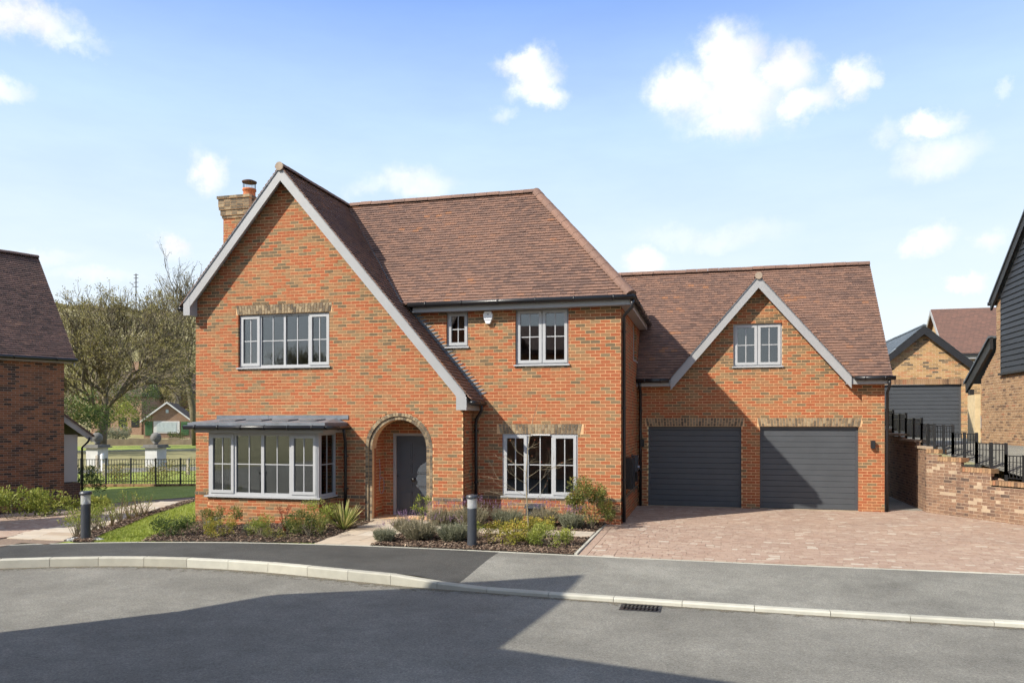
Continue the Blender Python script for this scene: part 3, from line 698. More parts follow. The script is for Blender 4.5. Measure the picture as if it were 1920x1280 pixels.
# drive of paving blocks
DX0, DX1 = -2.03, 9.5
dbed = MB(); dbed.face([(-2.22, 13.16, -.012), (9.5, 13.3, -.012), (9.5, 23.5, .022), (5.4, 26.5, .028), (-1.86, 21.3, .018), (-2.2, 17.2, .008)])
drive = structure('driveway', dbed, 'joint_sand', 'pink block paved drive')
blocks = Pieces('paving_block', 'paving_block', 'paving')
def block(x0, x1, y0, y1, zf, tn, ch=.013, dz=0.):
    cx_, cy_ = (x0 + x1) / 2, (y0 + y1) / 2; a, b = (x1 - x0) / 2, (y1 - y0) / 2
    oc = [(-a + ch, -b), (a - ch, -b), (a, -b + ch), (a, b - ch), (a - ch, b), (-a + ch, b), (-a, b - ch), (-a, -b + ch)]
    tl = [(hsh(x0 * 100, y0 * 100, 5) - .5) * .01, (hsh(x0 * 100, y0 * 100, 6) - .5) * .012]
    V = [(x, y, dz + x * tl[0] + y * tl[1]) for x, y in oc] + [(x, y, -.035) for x, y in oc]
    F = [tuple(range(8))] + [(8 + i, 8 + (i + 1) % 8, (i + 1) % 8, i) for i in range(8)]
    blocks.add(drive, (cx_, cy_, zf(cx_, cy_)), V, F, tn, (0, 0, 1), (x1 - x0) * (y1 - y0), None)
def dz(x, y): return .004 + .036 * smooth((y - 13) / 8.5)
def wallx(y):                # line of the retaining wall, right limit of the drive
    return 5.27 + (21.25 - y) * .665 if y < 21.25 else 5.3
y = 13.19; r = 0
while y < 23.4:
    dpt = (.10, .12, .12)[int(hsh(r, 77) * 3)]; x = DX0 if y < 21.2 else 4.36
    x -= 0 if r % 2 else .0
    lim = wallx(y) - .02
    while x < min(lim, 9.4):
        L = (.10, .14, .16, .16, .20)[int(hsh(r, int(x * 1000), 3) * 5)]
        x1 = min(x + L, lim)
        if y + dpt < 21.2 or x > 4.36 - .01:
            if y < 21.05 or x > 4.3: block(x + .003, x1 - .003, y + .003, y + dpt - .003, dz, hsh(r, int(x * 1000), 11), dz=(hsh(r, int(x * 1000), 12) - .5) * .006)
        x += L
    y += dpt; r += 1
for i in range(20):          # header course along the planting bed
    yy = 13.19 + i * .2 
    block(-2.19, -2.037, yy + .003, yy + .197, dz, .25 + .4 * hsh(i, 91))
for i in range(19):
    yy = 17.25 + i * .2
    block(-1.80, -1.64, yy + .003, yy + .197, lambda a, b: dz(a, b) + .001, .2 + .4 * hsh(i, 92)) if False else None
mbx = MB(); mbx.box(4.33, 5.3, 21.6, 27, -.02, .047); structure('side_passage', mbx, 'tarmac_crossing', 'grey concrete passage beside the garage')
em = MB()
for i in range(5): em.box(-2.245, -2.195, 13.2 + i * .8, 13.2 + i * .8 + .79, -.1, .03, .6)
part('edging', em, 'concrete_kerb', drive)

# ------------------------------------------------------------------ the house
YG, XL, XR, YM, XM1, YR, XG1, YB = 16.49, -12.20, -5.32, 17.22, -1.885, 21.22, 4.305, 15.67
BX0, BX1 = -11.25, -8.44
T = 1.175; XA, ZA = -9.72, 8.27; EAVL, EAVR = -12.42, -5.05
YE, YRG, XE = 16.94, 19.68, -1.60            # main roof: eave line, ridge line, right eave
GE, GEZ, GRY = 20.93, 3.43, 23.77            # garage roof: eave, its height, ridge line
GRZ = GEZ + T * (GRY - GE); GXR = 4.43
DA, DH = 1.254, 2.25; DAZ = GEZ + T * DH     # garage gable apex
house = thing('detached_house', 'large orange brick house with steep front gable, tiled roofs and attached double garage', 'house', (-5, 18.5, 0))
BK = Pieces('brick', 'brick_orange', 'brickwork')
FX, FN = (1., 0.), (0., -1.)
ARX, ARZ, ARR = -6.865, 1.68, .665; ARO = .82
def gz_roof(x): return ZA - T * abs(x - XA) - .13
def arch_iv(iv, z, R_):
    if z < ARZ: return cut(iv, ARX - R_, ARX + R_)
    h_ = z - ARZ
    if h_ < R_: w_ = math.sqrt(R_ * R_ - h_ * h_); return cut(iv, ARX - w_, ARX + w_)
    return iv
UW = (-11.02, -8.60, 3.60, 4.875)            # upper gable window
def iv_gable(z):
    half = (ZA - .13 - z) / T; a, b = max(XL, XA - half), min(XR, XA + half); iv = [(a, b)] if b > a else []
    if z < 5.10 and z > UW[3]: w_ = .07; iv = cut(iv, UW[0] - w_, UW[1] + w_)
    if UW[2] - .075 < z < UW[3]: iv = cut(iv, UW[0], UW[1])
    if .6 < z < 2.10: iv = cut(iv, BX0 + .12, BX1 - .12)
    return arch_iv(iv, z, ARO + .004)
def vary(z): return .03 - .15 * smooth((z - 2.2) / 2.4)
wm = MB(); wall = put('wall', None, house); bpy.data.objects.remove(wall)
def new_wall(name='wall', mat='mortar_cream'):
    o = put(name, bpy.data.meshes.new(name), house); o.data.materials.append(MAT[mat]); return o
def fill(o, mb):
    me = o.data; me.from_pydata(mb.v, [], mb.f); a = me.attributes.new('tone', 'FLOAT', 'FACE'); a.data.foreach_set('value', mb.t)
w1 = new_wall(); m1 = MB()
isd = lambda k: k == 9                        # dark string course at 0.525
prd = lambda k: .022 if k < 9 else (.034 if k == 9 else 0.)
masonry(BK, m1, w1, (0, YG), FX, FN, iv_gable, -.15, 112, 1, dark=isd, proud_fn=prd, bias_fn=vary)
reveal(m1, (0, YG), FX, FN, *UW)
soldiers(BK, w1, (0, YG), FX, FN, UW[0] - .03, UW[1] + .03, 4.875, .215, .03, 1)
for i in range(32): brick(BK, w1, (0, YG), FX, FN, UW[0] + .002 + i * .0756, UW[0] + .067 + i * .0756, UW[2] - .075, UW[2] - .037, hsh(i, 4), .012, mat='brick_grey')
m1.face([(UW[0], YG + .02, UW[2] - .09), (UW[1], YG + .02, UW[2] - .09), (UW[1], YG + .02, UW[2] - .03), (UW[0], YG + .02, UW[2] - .03)])
m1.face([(UW[0] - .1, YG + .007, 4.87), (UW[1] + .1, YG + .007, 4.87), (UW[1] + .1, YG + .007, 5.10), (UW[0] - .1, YG + .007, 5.10)])
# arch: two rings of header bricks, the inner one set back
for ring, (ra, rb, pr, dp) in enumerate(((ARR, ARR + .075, -.028, .11), (ARR + .083, ARO, .004, .1))):
    nb = 31 if ring == 0 else 34
    for i in range(nb):
        a0, a1 = math.pi * i / nb + .006, math.pi * (i + 1) / nb - .006; am = (a0 + a1) / 2
        P = [(ra * math.cos(t), ra * math.sin(t)) for t in (a0, a1)] + [(rb * math.cos(t), rb * math.sin(t)) for t in (a1, a0)]
        cu, cz = (ra + rb) / 2 * math.cos(am), (ra + rb) / 2 * math.sin(am)
        V = [(x - cu, 0, z - cz) for x, z in P] + [(x - cu, dp, z - cz) for x, z in P]
        BK.add(w1, (ARX + cu, YG - pr, ARZ + cz), V, [(0, 1, 2, 3), (0, 4, 5, 1), (1, 5, 6, 2), (2, 6, 7, 3), (3, 7, 4, 0)], hsh(i, ring, 33), (0, -1, 0), .006, None, 'brick_grey')
    for sgn in (-1, 1):
        for k in range(24):
            zz = -.12 + k * .075
            if zz > ARZ - .04: break
            a, b = sorted((ARX + sgn * ra, ARX + sgn * rb))
            brick(BK, w1, (0, YG), FX, FN, a + .002, b - .002, zz, zz + .065, hsh(k, ring, sgn + 3), pr, mat='brick_grey', depth=dp)
am_ = MB()                                   # mortar behind the rings
ns = 24
for i in range(ns):
    a0, a1 = math.pi * i / ns, math.pi * (i + 1) / ns
    for ra, rb, yy in ((ARR - .0, ARR + .08, YG + .036), (ARR + .078, ARO + .01, YG + .0075)):
        m1.face([(ARX + r_ * math.cos(t), yy, ARZ + r_ * math.sin(t)) for r_, t in ((ra, a0), (rb, a0), (rb, a1), (ra, a1))])
    m1.face([(ARX + (ARR - .002) * math.cos(t), yy, ARZ + (ARR - .002) * math.sin(t)) for t, yy in ((a0, YG + .03), (a1, YG + .03), (a1, YG + .25), (a0, YG + .25))])
for sgn in (-1, 1):
    for ra, rb, yy in ((ARR, ARR + .08, YG + .036), (ARR + .078, ARO + .01, YG + .0075)):
        m1.face([(ARX + sgn * ra, yy, -.15), (ARX + sgn * rb, yy, -.15), (ARX + sgn * rb, yy, ARZ), (ARX + sgn * ra, yy, ARZ)])
# porch inside: left and right returns, back wall, ceiling
PW, PB = .69, 17.25
for sgn in (-1, 1):
    n_ = (-sgn * 1., 0.); d_ = (0., 1.)
    masonry(BK, m1, w1, (ARX + sgn * PW, YG), d_, n_, lambda z: [(.13, PB - YG)] if z < 2.55 else [], -.15, 36, 5 + sgn, bias_fn=lambda z: .1)
    m1.face([(ARX + sgn * (ARR - .0), YG + .03, -.1), (ARX + sgn * ARR, YG + .14, -.1), (ARX + sgn * ARR, YG + .14, ARZ), (ARX + sgn * ARR, YG + .03, ARZ)])
    for k in range(24): brick(BK, w1, (ARX + sgn * (ARR + .004), YG), d_, n_, .14, .24, -.12 + k * .075, -.055 + k * .075, .5 + .4 * hsh(k, sgn + 4), 0., depth=.03)
DR = (-7.33, -6.28, .0, 2.035)               # front door opening
masonry(BK, m1, w1, (0, PB), FX, FN, lambda z: cut([(ARX - PW, ARX + PW)], DR[0], DR[1]) if z < DR[3] else ([(ARX - PW, ARX + PW)] if z < 2.5 else []), -.15, 36, 8)
m1.face([(ARX - PW, YG + .01, 2.5), (ARX + PW, YG + .01, 2.5), (ARX + PW, PB, 2.5), (ARX - PW, PB, 2.5)])
m1.face([(ARX + .6, YG + .15, .06), (ARX + .62, PB, .06), (ARX - PW, PB, .06), (ARX - PW, YG + .15, .06)])
# right return of the gable
masonry(BK, m1, w1, (XR, YG), (0., 1.), (1., 0.), lambda z: [(.112, YM - YG)] if z < 2.85 else [], -.15, 40, 3, dark=isd, proud_fn=prd)
# left flank and back: plain surfaces
fl = MB(); fl.face([(XL, YG + .11, -.4), (XL, 22.3, -.4), (XL, 22.3, 5.25), (XL, YG + .11, 5.25)]); fl.face([(XL, 22.3, -.4), (XM1, 22.3, -.4), (XM1, 22.3, 5.0), (XA, 22.3, ZA - .2), (XL, 22.3, 5.25)])
part('wall', fl, 'brick_surface', house)
fill(w1, m1)
# main wall
w2 = new_wall(); m2 = MB()
MW, SW, GW = (-4.297, -3.061, 3.60, 4.875), (-5.969, -5.432, 4.05, 4.875), (-4.607, -2.847, .60, 2.025)
def iv_main(z):
    a = XR if z < 2.7 else min(XR, XA + (ZA - z) / T - .9)
    iv = [(a, XM1)] if z < 4.97 else []
    for w_ in (MW, SW, GW):
        lo = w_[2] - (.075 if w_ is not GW else 0)
        if lo < z < w_[3]: iv = cut(iv, w_[0], w_[1])
    if 2.025 < z < 2.25: iv = cut(iv, GW[0] - .13, GW[1] + .13)
    return iv
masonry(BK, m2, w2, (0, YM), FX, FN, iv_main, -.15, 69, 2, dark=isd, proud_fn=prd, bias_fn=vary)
for w_ in (MW, SW, GW): reveal(m2, (0, YM), FX, FN, *w_)
soldiers(BK, w2, (0, YM), FX, FN, GW[0] - .05, GW[1] + .05, 2.025, .215, .045, 3)
m2.face([(GW[0] - .2, YM + .007, 2.02), (GW[1] + .2, YM + .007, 2.02), (GW[1] + .2, YM + .007, 2.26), (GW[0] - .2, YM + .007, 2.26)])
for w_ in (MW, SW):
    nb = round((w_[1] - w_[0]) / .0755)
    for i in range(nb): brick(BK, w2, (0, YM), FX, FN, w_[0] + .002 + i * .0755, w_[0] + .067 + i * .0755, w_[2] - .075, w_[2] - .037, hsh(i, 4), .012, mat='brick_grey')
    m2.face([(w_[0], YM + .02, w_[2] - .09), (w_[1], YM + .02, w_[2] - .09), (w_[1], YM + .02, w_[2] - .03), (w_[0], YM + .02, w_[2] - .03)])
fill(w2, m2)
# right flank of the main block, with a small window opening high up
w3 = new_wall(); m3 = MB()
def iv_side(z):
    b = YR + max(0., (z - 3.1) / T) if z > 3.1 else YR; b = min(b, 22.2)
    iv = [(.112, b - YM)] if z < 4.95 else []
    return cut(iv, 2.95, 3.75) if 3.9 < z < 4.95 else iv
masonry(BK, m3, w3, (XM1, YM), (0., 1.), (1., 0.), iv_side, -.15, 69, 6, dark=isd, proud_fn=prd)
reveal(m3, (XM1, YM), (0., 1.), (1., 0.), 2.95, 3.75, 3.9, 4.95)
fill(w3, m3)
window(house, (XM1, YM), (0., 1.), (1., 0.), 2.95, 3.75, 3.9, 4.93, [(1, True)])
# garage front
w4 = new_wall(); m4 = MB()
D1, D2, GGW = (-1.59, .84, .03, 2.175), (1.305, 3.70, .03, 2.175), (.635, 1.858, 3.75, 4.875)
def iv_gar(z):
    if z < GEZ - .12: iv = [(XM1, XG1)]
    else:
        half = (DAZ - .13 - z) / T; iv = [(DA - half, DA + half)] if half > 0 else []
    for w_ in (D1, D2):
        if z < w_[3]: iv = cut(iv, w_[0], w_[1])
        elif z < w_[3] + .225: iv = cut(iv, w_[0] - .075, w_[1] + .075)
    if GGW[2] - .075 < z < GGW[3]: iv = cut(iv, GGW[0], GGW[1])
    return iv
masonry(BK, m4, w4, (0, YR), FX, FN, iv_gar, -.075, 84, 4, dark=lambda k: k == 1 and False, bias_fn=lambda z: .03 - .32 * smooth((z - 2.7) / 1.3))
for w_ in (D1, D2, GGW): reveal(m4, (0, YR), FX, FN, *w_)
for w_ in (D1, D2):
    soldiers(BK, w4, (0, YR), FX, FN, w_[0] - .03, w_[1] + .03, 2.175, .215, .03, 5)
    m4.face([(w_[0] - .15, YR + .007, 2.17), (w_[1] + .15, YR + .007, 2.17), (w_[1] + .15, YR + .007, 2.405), (w_[0] - .15, YR + .007, 2.405)])
nb = 16
for i in range(nb): brick(BK, w4, (0, YR), FX, FN, GGW[0] + .002 + i * .0764, GGW[0] + .067 + i * .0764, GGW[2] - .075, GGW[2] - .037, hsh(i, 4), .012, mat='brick_grey')
m4.face([(GGW[0], YR + .02, GGW[2] - .09), (GGW[1], YR + .02, GGW[2] - .09), (GGW[1], YR + .02, GGW[2] - .03), (GGW[0], YR + .02, GGW[2] - .03)])
fill(w4, m4)
fl = MB(); fl.face([(XG1, YR + .11, -.1), (XG1, 26.6, -.1), (XG1, 26.6, 3.3), (XG1, GRY, GRZ - .25), (XG1, YR + .11, 3.5)]); fl.face([(XG1, 26.6, -.1), (XM1, 26.6, -.1), (XM1, 26.6, 3.3), (XG1, 26.6, 3.3)])
part('wall', fl, 'brick_surface', house)
# bay: brick base, posts, windows, lead roof
w5 = new_wall(); m5 = MB()
masonry(BK, m5, w5, (0, YB), FX, FN, lambda z: [(BX0 - .015, BX1 + .015)] if z < .6 else [], -.3, 12, 9, dark=lambda k: k == 11 and False)
for sgn, X in ((-1, BX0 - .015), (1, BX1 + .015)):
    masonry(BK, m5, w5, (X, YB), (0., 1.), (float(sgn), 0.), lambda z: [(.112, YG - YB)] if z < .55 else [], -.3, 12, 10)
for i in range(37): brick(BK, w5, (0, YB), FX, FN, BX0 - .01 + i * .0764, BX0 + .056 + i * .0764, .53, .56, hsh(i, 44), .03, mat='brick_grey')
fill(w5, m5)
window(house, (0, YB), FX, FN, BX0, BX1, .60, 2.05, [(.9, True), (1, False), (1, False), (.9, True)], setback=.0, sill=False, fw=.075, label='four-light front of the bay window')
window(house, (BX1, YB), (0., 1.), (1., 0.), .075, YG - YB, .60, 2.05, [(1, False)], setback=.0, sill=False, fw=.06)
window(house, (BX0, YB), (0., 1.), (-1., 0.), .075, YG - YB, .60, 2.05, [(1, False)], setback=.0, sill=False, fw=.06)
sm = MB(); sm.box(BX0 - .07, BX1 + .07, YB - .07, YB + .05, .565, .598); sm.box(BX1 - .05, BX1 + .07, YB + .05, YG, .565, .598); sm.box(BX0 - .07, BX0 + .05, YB + .05, YG, .565, .598)
part('bay_sill', sm, 'paint_window', house)
cp = MB()
for k, (a, b) in enumerate(((0, .028), (.034, .05), (.056, .072))):
    cp.box(BX1 - .10 + a, BX1 - .10 + b, YB - .012, YB + .004, .60, 2.05)
part('corner_post', cp, 'paint_window', house)
RX0, RX1, RY0 = -11.60, -8.13, 15.38
fb = MB(); fb.box(BX0 - .22, BX1 + .22, RY0 + .08, RY0 + .105, 2.05, 2.175); fb.box(BX1 + .195, BX1 + .22, RY0 + .105, YG, 2.05, 2.175); fb.box(BX0 - .22, BX0 - .195, RY0 + .105, YG, 2.05, 2.175)
fb.box(BX0 - .195, BX1 + .195, RY0 + .105, YG, 2.055, 2.075); part('bay_fascia', fb, 'paint_grey', house)
lr = MB(); top, eav = 2.385, 2.275
Pt = [(RX0, RY0, eav), (RX1, RY0, eav), (RX1, YG - .004, eav), (RX0, YG - .004, eav)]
lr.face([(RX0, RY0, eav), (RX1, RY0, eav), (RX1 - .30, YG - .005, top), (RX0 + .28, YG - .005, top)], .55)
lr.face([(RX1, RY0, eav), (RX1, YG - .005, eav), (RX1 - .30, YG - .005, top)], .3); lr.face([(RX0, RY0, eav), (RX0 + .28, YG - .005, top), (RX0, YG - .005, eav)], .4)
lr.box(RX0, RX1, RY0, RY0 + .015, 2.18, eav, .6); lr.box(RX1 - .015, RX1, RY0 + .015, YG - .005, 2.18, eav, .3); lr.box(RX0, RX0 + .015, RY0 + .015, YG - .005, 2.18, eav, .3)
broof = part('bay_roof', lr, 'lead', house)
for i in range(4):                           # rolled seams between the lead sheets
    s_ = MB(); xx = RX0 + .62 + i * .68
    s_.prism([(xx, RY0 + .30, eav + .035), (xx + .42, RY0 + .30, eav + .035), (xx + .50, RY0 + .62, eav + .068), (xx + .10, RY0 + .62, eav + .068)], (0, 0, .022), .1); part('lead_step', s_, 'lead', broof)
    pass
s_ = MB()
for i in range(5):
    a = RX0 + .0 + i * .70; s_.box(a, min(a + .72, RX1 + .02), YG - .020 - (i % 2) * .006, YG - .012 - (i % 2) * .006, top - .03, top + .065, .4 + .12 * (i % 3))
part('flashing', s_, 'lead', broof)
def gutter(par, pts, r=.055, brackets=0, name='gutter'):
    g_ = MB(); g_.tube(pts, r, 12); g = part(name, g_, 'plastic_black', par, True)
    P, Q = Vector(pts[0]), Vector(pts[-1])
    for i in range(brackets):
        t = (i + .5) / brackets; c = P + (Q - P) * t; d = (Q - P).normalized(); k_ = MB(); k_.tube([c - d * .018, c + d * .018], r + .008, 12); part('bracket', k_, 'plastic_black', g, True)
    return g
gutter(house, [(RX0 - .06, RY0 - .05, 2.17), (RX1 + .02, RY0 - .05, 2.165)], .048, 6)
for xx in (-11.3, -10.6, -9.9, -9.2): pass
def downpipe(par, pts, r=.034, clips=()):
    t_ = MB(); t_.tube(pts, r, 10); p = part('downpipe', t_, 'plastic_black', par, True)
    for z in clips:
        x, y = pts[-1][0], pts[-1][1]; k_ = MB(); k_.tube([(x, y, z - .02), (x, y, z + .02)], r + .010, 10); k_.box(x - .05, x + .05, y + .03, y + .06, z - .015, z + .015); part('pipe_clip', k_, 'plastic_black', p)
gutter(house, [(RX1 + .045, RY0 - .04, 2.165), (RX1 + .045, YG - .02, 2.16)], .045, 1)
downpipe(house, [(RX1 + .045, YG - .30, 2.13), (RX1 + .045, YG - .28, 2.03), (RX1 - .02, YG - .10, 1.88), (RX1 - .03, YG - .06, 1.78), (RX1 - .03, YG - .055, 1.5), (RX1 - .03, YG - .055, -.1)], .034, (1.5, .75))
# windows and rooms
window(house, (0, YG), FX, FN, *UW, [(.8, True), (1, False), (1, False), (.8, True)], label='four-light casement window in the gable')
window(house, (0, YM), FX, FN, *MW, [(1, True), (1, True)]); window(house, (0, YM), FX, FN, *SW, [(1, True)])
window(house, (0, YM), FX, FN, *GW, [(.85, True), (.9, False), (.85, True)], setback=.03); window(house, (0, YR), FX, FN, *GGW, [(1, True), (1, True)])
room(house, (0, YG), FX, FN, -12.0, -7.9, 2.75, 5.15, 3.6, .2); room(house, (0, YG), FX, FN, -12.0, -7.75, .05, 2.5, 4.2, .01)
room(house, (0, YM), FX, FN, -5.2, -2.1, .05, 2.45, 3.4, .2); room(house, (0, YM), FX, FN, -5.2, -2.1, 2.75, 4.93, 3.2, .2)
room(house, (0, YM), FX, FN, -6.6, -5.25, 3.2, 4.93, 2.4, .2); room(house, (0, YR), FX, FN, .3, 2.2, 2.9, 4.9, 1.6, .2)
# front door
fd = MB(); y0 = PB + .03
fd.box(DR[0], DR[0] + .075, y0, y0 + .08, .06, DR[3]); fd.box(DR[1] - .075, DR[1], y0, y0 + .08, .06, DR[3]); fd.box(DR[0] + .075, DR[1] - .075, y0, y0 + .08, DR[3] - .075, DR[3])
df = part('door_frame', fd, 'paint_grey', house)
dm = MB(); lx0, lx1 = DR[0] + .08, DR[1] - .08; dm.box(lx0, lx1, y0 + .03, y0 + .075, .08, DR[3] - .08); dr = part('front_door', dm, 'door_grey', house)
for cx_ in (0, 1):
    for za, zb in ((.2, .62), (.74, .98), (1.06, 1.30), (1.38, 1.80)):
        a = lx0 + .10 + cx_ * .40; p_ = MB(); p_.box(a, a + .30, y0 + .018, y0 + .03, za, zb); p_.box(a + .035, a + .265, y0 + .008, y0 + .018, za + .035, zb - .035); part('door_panel', p_, 'door_grey', dr)
k_ = MB(); k_.tube([(lx0 + .44, y0 + .03, .92), (lx0 + .44, y0 - .03, .92)], .035, 12); k_.tube([(lx0 + .44, y0 - .03, .92), (lx0 + .44, y0 - .05, .92)], .045, 14); part('door_knob', k_, 'metal_black', dr, True)
k_ = MB(); k_.tube([(lx0 + .035, y0 + .03, 1.0), (lx0 + .035, y0 + .0, 1.0)], .022, 10); part('lock', k_, 'metal_black', dr)
k_ = MB(); k_.tube([(lx0 + .44, y0 + .03, 1.5), (lx0 + .44, y0 + .018, 1.5)], .012, 8); part('spyhole', k_, 'metal_black', dr)
th = MB(); th.box(DR[0], DR[1], PB - .08, PB + .12, .0, .075); part('threshold', th, 'stone_buff', house)
st = MB(); st.box(ARX - PW, ARX + PW, YG - .02, PB - .08, -.1, .055); part('doorstep', st, 'stone_buff', house)
# loose cable on the porch wall
cbm = MB(); cx_ = ARX - PW + .03
cbm.tube([(cx_, YG + .42, 1.42), (cx_ + .02, YG + .42, 1.15), (cx_ + .03, YG + .37, .98)] + [(cx_ + .05, YG + .44 + .14 * math.sin(t * .7), .80 + .20 * math.cos(t * .7)) for t in range(-1, 9)], .008, 6)
part('cable', cbm, 'cable_grey', house)
# garage doors
for w_ in (D1, D2):
    gm = MB(); q = YR + .10
    gm.box(w_[0], w_[0] + .05, q, q + .06, w_[2], w_[3]); gm.box(w_[1] - .05, w_[1], q, q + .06, w_[2], w_[3]); gm.box(w_[0] + .05, w_[1] - .05, q, q + .06, w_[3] - .10, w_[3]); gm.box(w_[0] + .05, w_[1] - .05, q + .05, q + .06, w_[2], w_[3] - .1)
    gd = part('garage_door', gm, 'door_anthracite', house); H = w_[3] - .10 - w_[2] - .012; N_ = 14
    for i in range(N_):
        za = w_[2] + .01 + H * i / N_; zb = w_[2] + .01 + H * (i + 1) / N_; s_ = MB(); a, b = w_[0] + .052, w_[1] - .052
        s_.box(a, b, q + .012, q + .048, za + .001, zb - .014, skip='k'); s_.face([(a, q + .012, zb - .014), (b, q + .012, zb - .014), (b, q + .026, zb - .001), (a, q + .026, zb - .001)]); part('door_slat', s_, 'door_anthracite', gd)
    tl_ = MB(); tl_.box(w_[0], w_[1], YR - .02, YR + .2, -.03, w_[2] - .001); part('threshold', tl_, 'stone_buff', house)
# roofs: tiled slopes
TP = Pieces('roof_tile', 'tile_clay', 'tiling')
cs = 1 / math.sqrt(1 + T * T); sn = T * cs; sl = math.sqrt(1 + T * T)
def roof(mb, mat='roof_surface', name='roof'): return part(name, mb, mat, house)
VY0 = 16.19                                   # gable verge
rb_ = MB(); e = .006
def below(p, k=.018): return p
# gable right slope: u = Y, v up slope from the right eave
vj = (-6.98 - EAVR) * -1 * sl; vt = (EAVR - XA) * sl
rb_.face([(EAVR, VY0, ZA - T * (EAVR - XA)), (EAVR, YM, ZA - T * (EAVR - XA)), (-6.98, YM, ZA - T * (-6.98 - XA)), (-6.98, YE, ZA - T * (-6.98 - XA)), (XA, YRG, ZA), (XA, VY0, ZA)])
rb_.face([(EAVL, VY0, ZA - T * (XA - EAVL)), (XA, VY0, ZA), (XA, 22.42, ZA), (EAVL, 22.42, ZA - T * (XA - EAVL))])
rg = roof(rb_)
tiles(TP, rg, (EAVR, 0, ZA - T * (EAVR - XA)), (0, 1, 0), (-cs, 0, sn), [[(VY0, -.03), (YM, -.03), (YM, vj), (VY0, vj)], [(VY0, vj), (YE, vj), (YRG, vt), (VY0, vt)]], 1, phase=VY0)
vl = (XA - EAVL) * sl
tiles(TP, rg, (EAVL, 0, ZA - T * (XA - EAVL)), (0, -1, 0), (cs, 0, sn), [[(-22.4, -.03), (-VY0, -.03), (-VY0, vl), (-22.4, vl)]], 2, phase=-VY0)
# main roof
rb_ = MB(); zE = ZA - T * (YRG - YE); HX = XE - (YRG - YE)
rb_.face([(-6.98, YE, zE), (XE, YE, zE), (HX, YRG, ZA), (XA, YRG, ZA)]); rb_.face([(XE, YE, zE), (XE, 22.42, zE), (HX, YRG, ZA)]); rb_.face([(XE, 22.42, zE), (EAVL, 22.42, zE), (XA, YRG, ZA), (HX, YRG, ZA)])
rmn = roof(rb_); vm = (YRG - YE) * sl
tiles(TP, rmn, (0, YE, zE), (1, 0, 0), (0, cs, sn), [[(-6.98, -.03), (XE, -.03), (HX, vm), (XA, vm)]], 3)
tiles(TP, rmn, (XE, 0, zE), (0, 1, 0), (-cs, 0, sn), [[(YE, -.03), (22.42, -.03), (YRG, vm)]], 4)
# garage roof and its gable
rb_ = MB(); zt = GRZ
rb_.face([(XM1, GE, GEZ), (DA - DH, GE, GEZ), (DA, GE + DH, DAZ), (DA, GRY, GRZ), (-4.2, GRY, GRZ), (-4.2, 22.2, GEZ + T * (22.2 - GE)), (XM1, 22.2, GEZ + T * (22.2 - GE))])
rb_.face([(DA + DH, GE, GEZ), (GXR, GE, GEZ), (GXR, GRY, GRZ), (DA, GRY, GRZ), (DA, GE + DH, DAZ)])
rb_.face([(GXR, GRY, GRZ), (-4.2, GRY, GRZ), (-4.2, 26.6, GEZ), (GXR, 26.6, GEZ)])
rgr = roof(rb_); vg = (GRY - GE) * sl; vd = DH * sl; vq = (22.2 - GE) * sl
tiles(TP, rgr, (0, GE, GEZ), (1, 0, 0), (0, cs, sn), [[(XM1 + .01, -.03), (DA - DH - .03, -.03), (DA - DH, 0), (DA, vd), (DA, vg), (XM1 + .01, vg)], [(-4.2, vq), (XM1 + .01, vq), (XM1 + .01, vg), (-4.2, vg)],
      [(DA + DH + .03, -.03), (GXR, -.03), (GXR, vg), (DA, vg), (DA, vd), (DA + DH, 0)]], 5)
rb_ = MB(); VG = 20.90
rb_.face([(DA - DH, VG, GEZ), (DA, VG, DAZ), (DA, GE + DH, DAZ), (DA - DH, GE, GEZ)]); rb_.face([(DA + DH, VG, GEZ), (DA + DH, GE, GEZ), (DA, GE + DH, DAZ), (DA, VG, DAZ)])
rgd = roof(rb_)
tiles(TP, rgd, (DA - DH, 0, GEZ), (0, -1, 0), (cs, 0, sn), [[(-GE, 0), (-VG, 0), (-VG, vd), (-GE - DH, vd)]], 6, phase=-VG)
tiles(TP, rgd, (DA + DH, 0, GEZ), (0, 1, 0), (-cs, 0, sn), [[(VG, 0), (GE, 0), (GE + DH, vd), (VG, vd)]], 7, phase=VG)
ridge(rg, (XA, VY0 - .02, ZA + .05), (XA, YRG, ZA + .05), seed=1); ridge(rmn, (XA + .1, YRG, ZA + .05), (HX, YRG, ZA + .05), seed=2)
ridge(rmn, (HX, YRG, ZA + .06), (XE, YE - .02, zE + .05), .125, .30, name='hip_tile', seed=3); ridge(rgr, (-3.2, GRY, GRZ + .05), (GXR, GRY, GRZ + .05), seed=4); ridge(rgd, (DA, VG - .02, DAZ + .04), (DA, GE + DH, DAZ + .04), .09, seed=5)
for p, r_ in (((XA, VY0 - .03, ZA + .012), .11), ((DA, VG - .03, DAZ + .005), .10)):
    c_ = MB(); c_.tube([(p[0], p[1], p[2] - .02), (p[0], p[1] + .03, p[2] - .02)], r_ * .92, 16); part('ridge_end_cap', c_, 'mortar_grey', house)
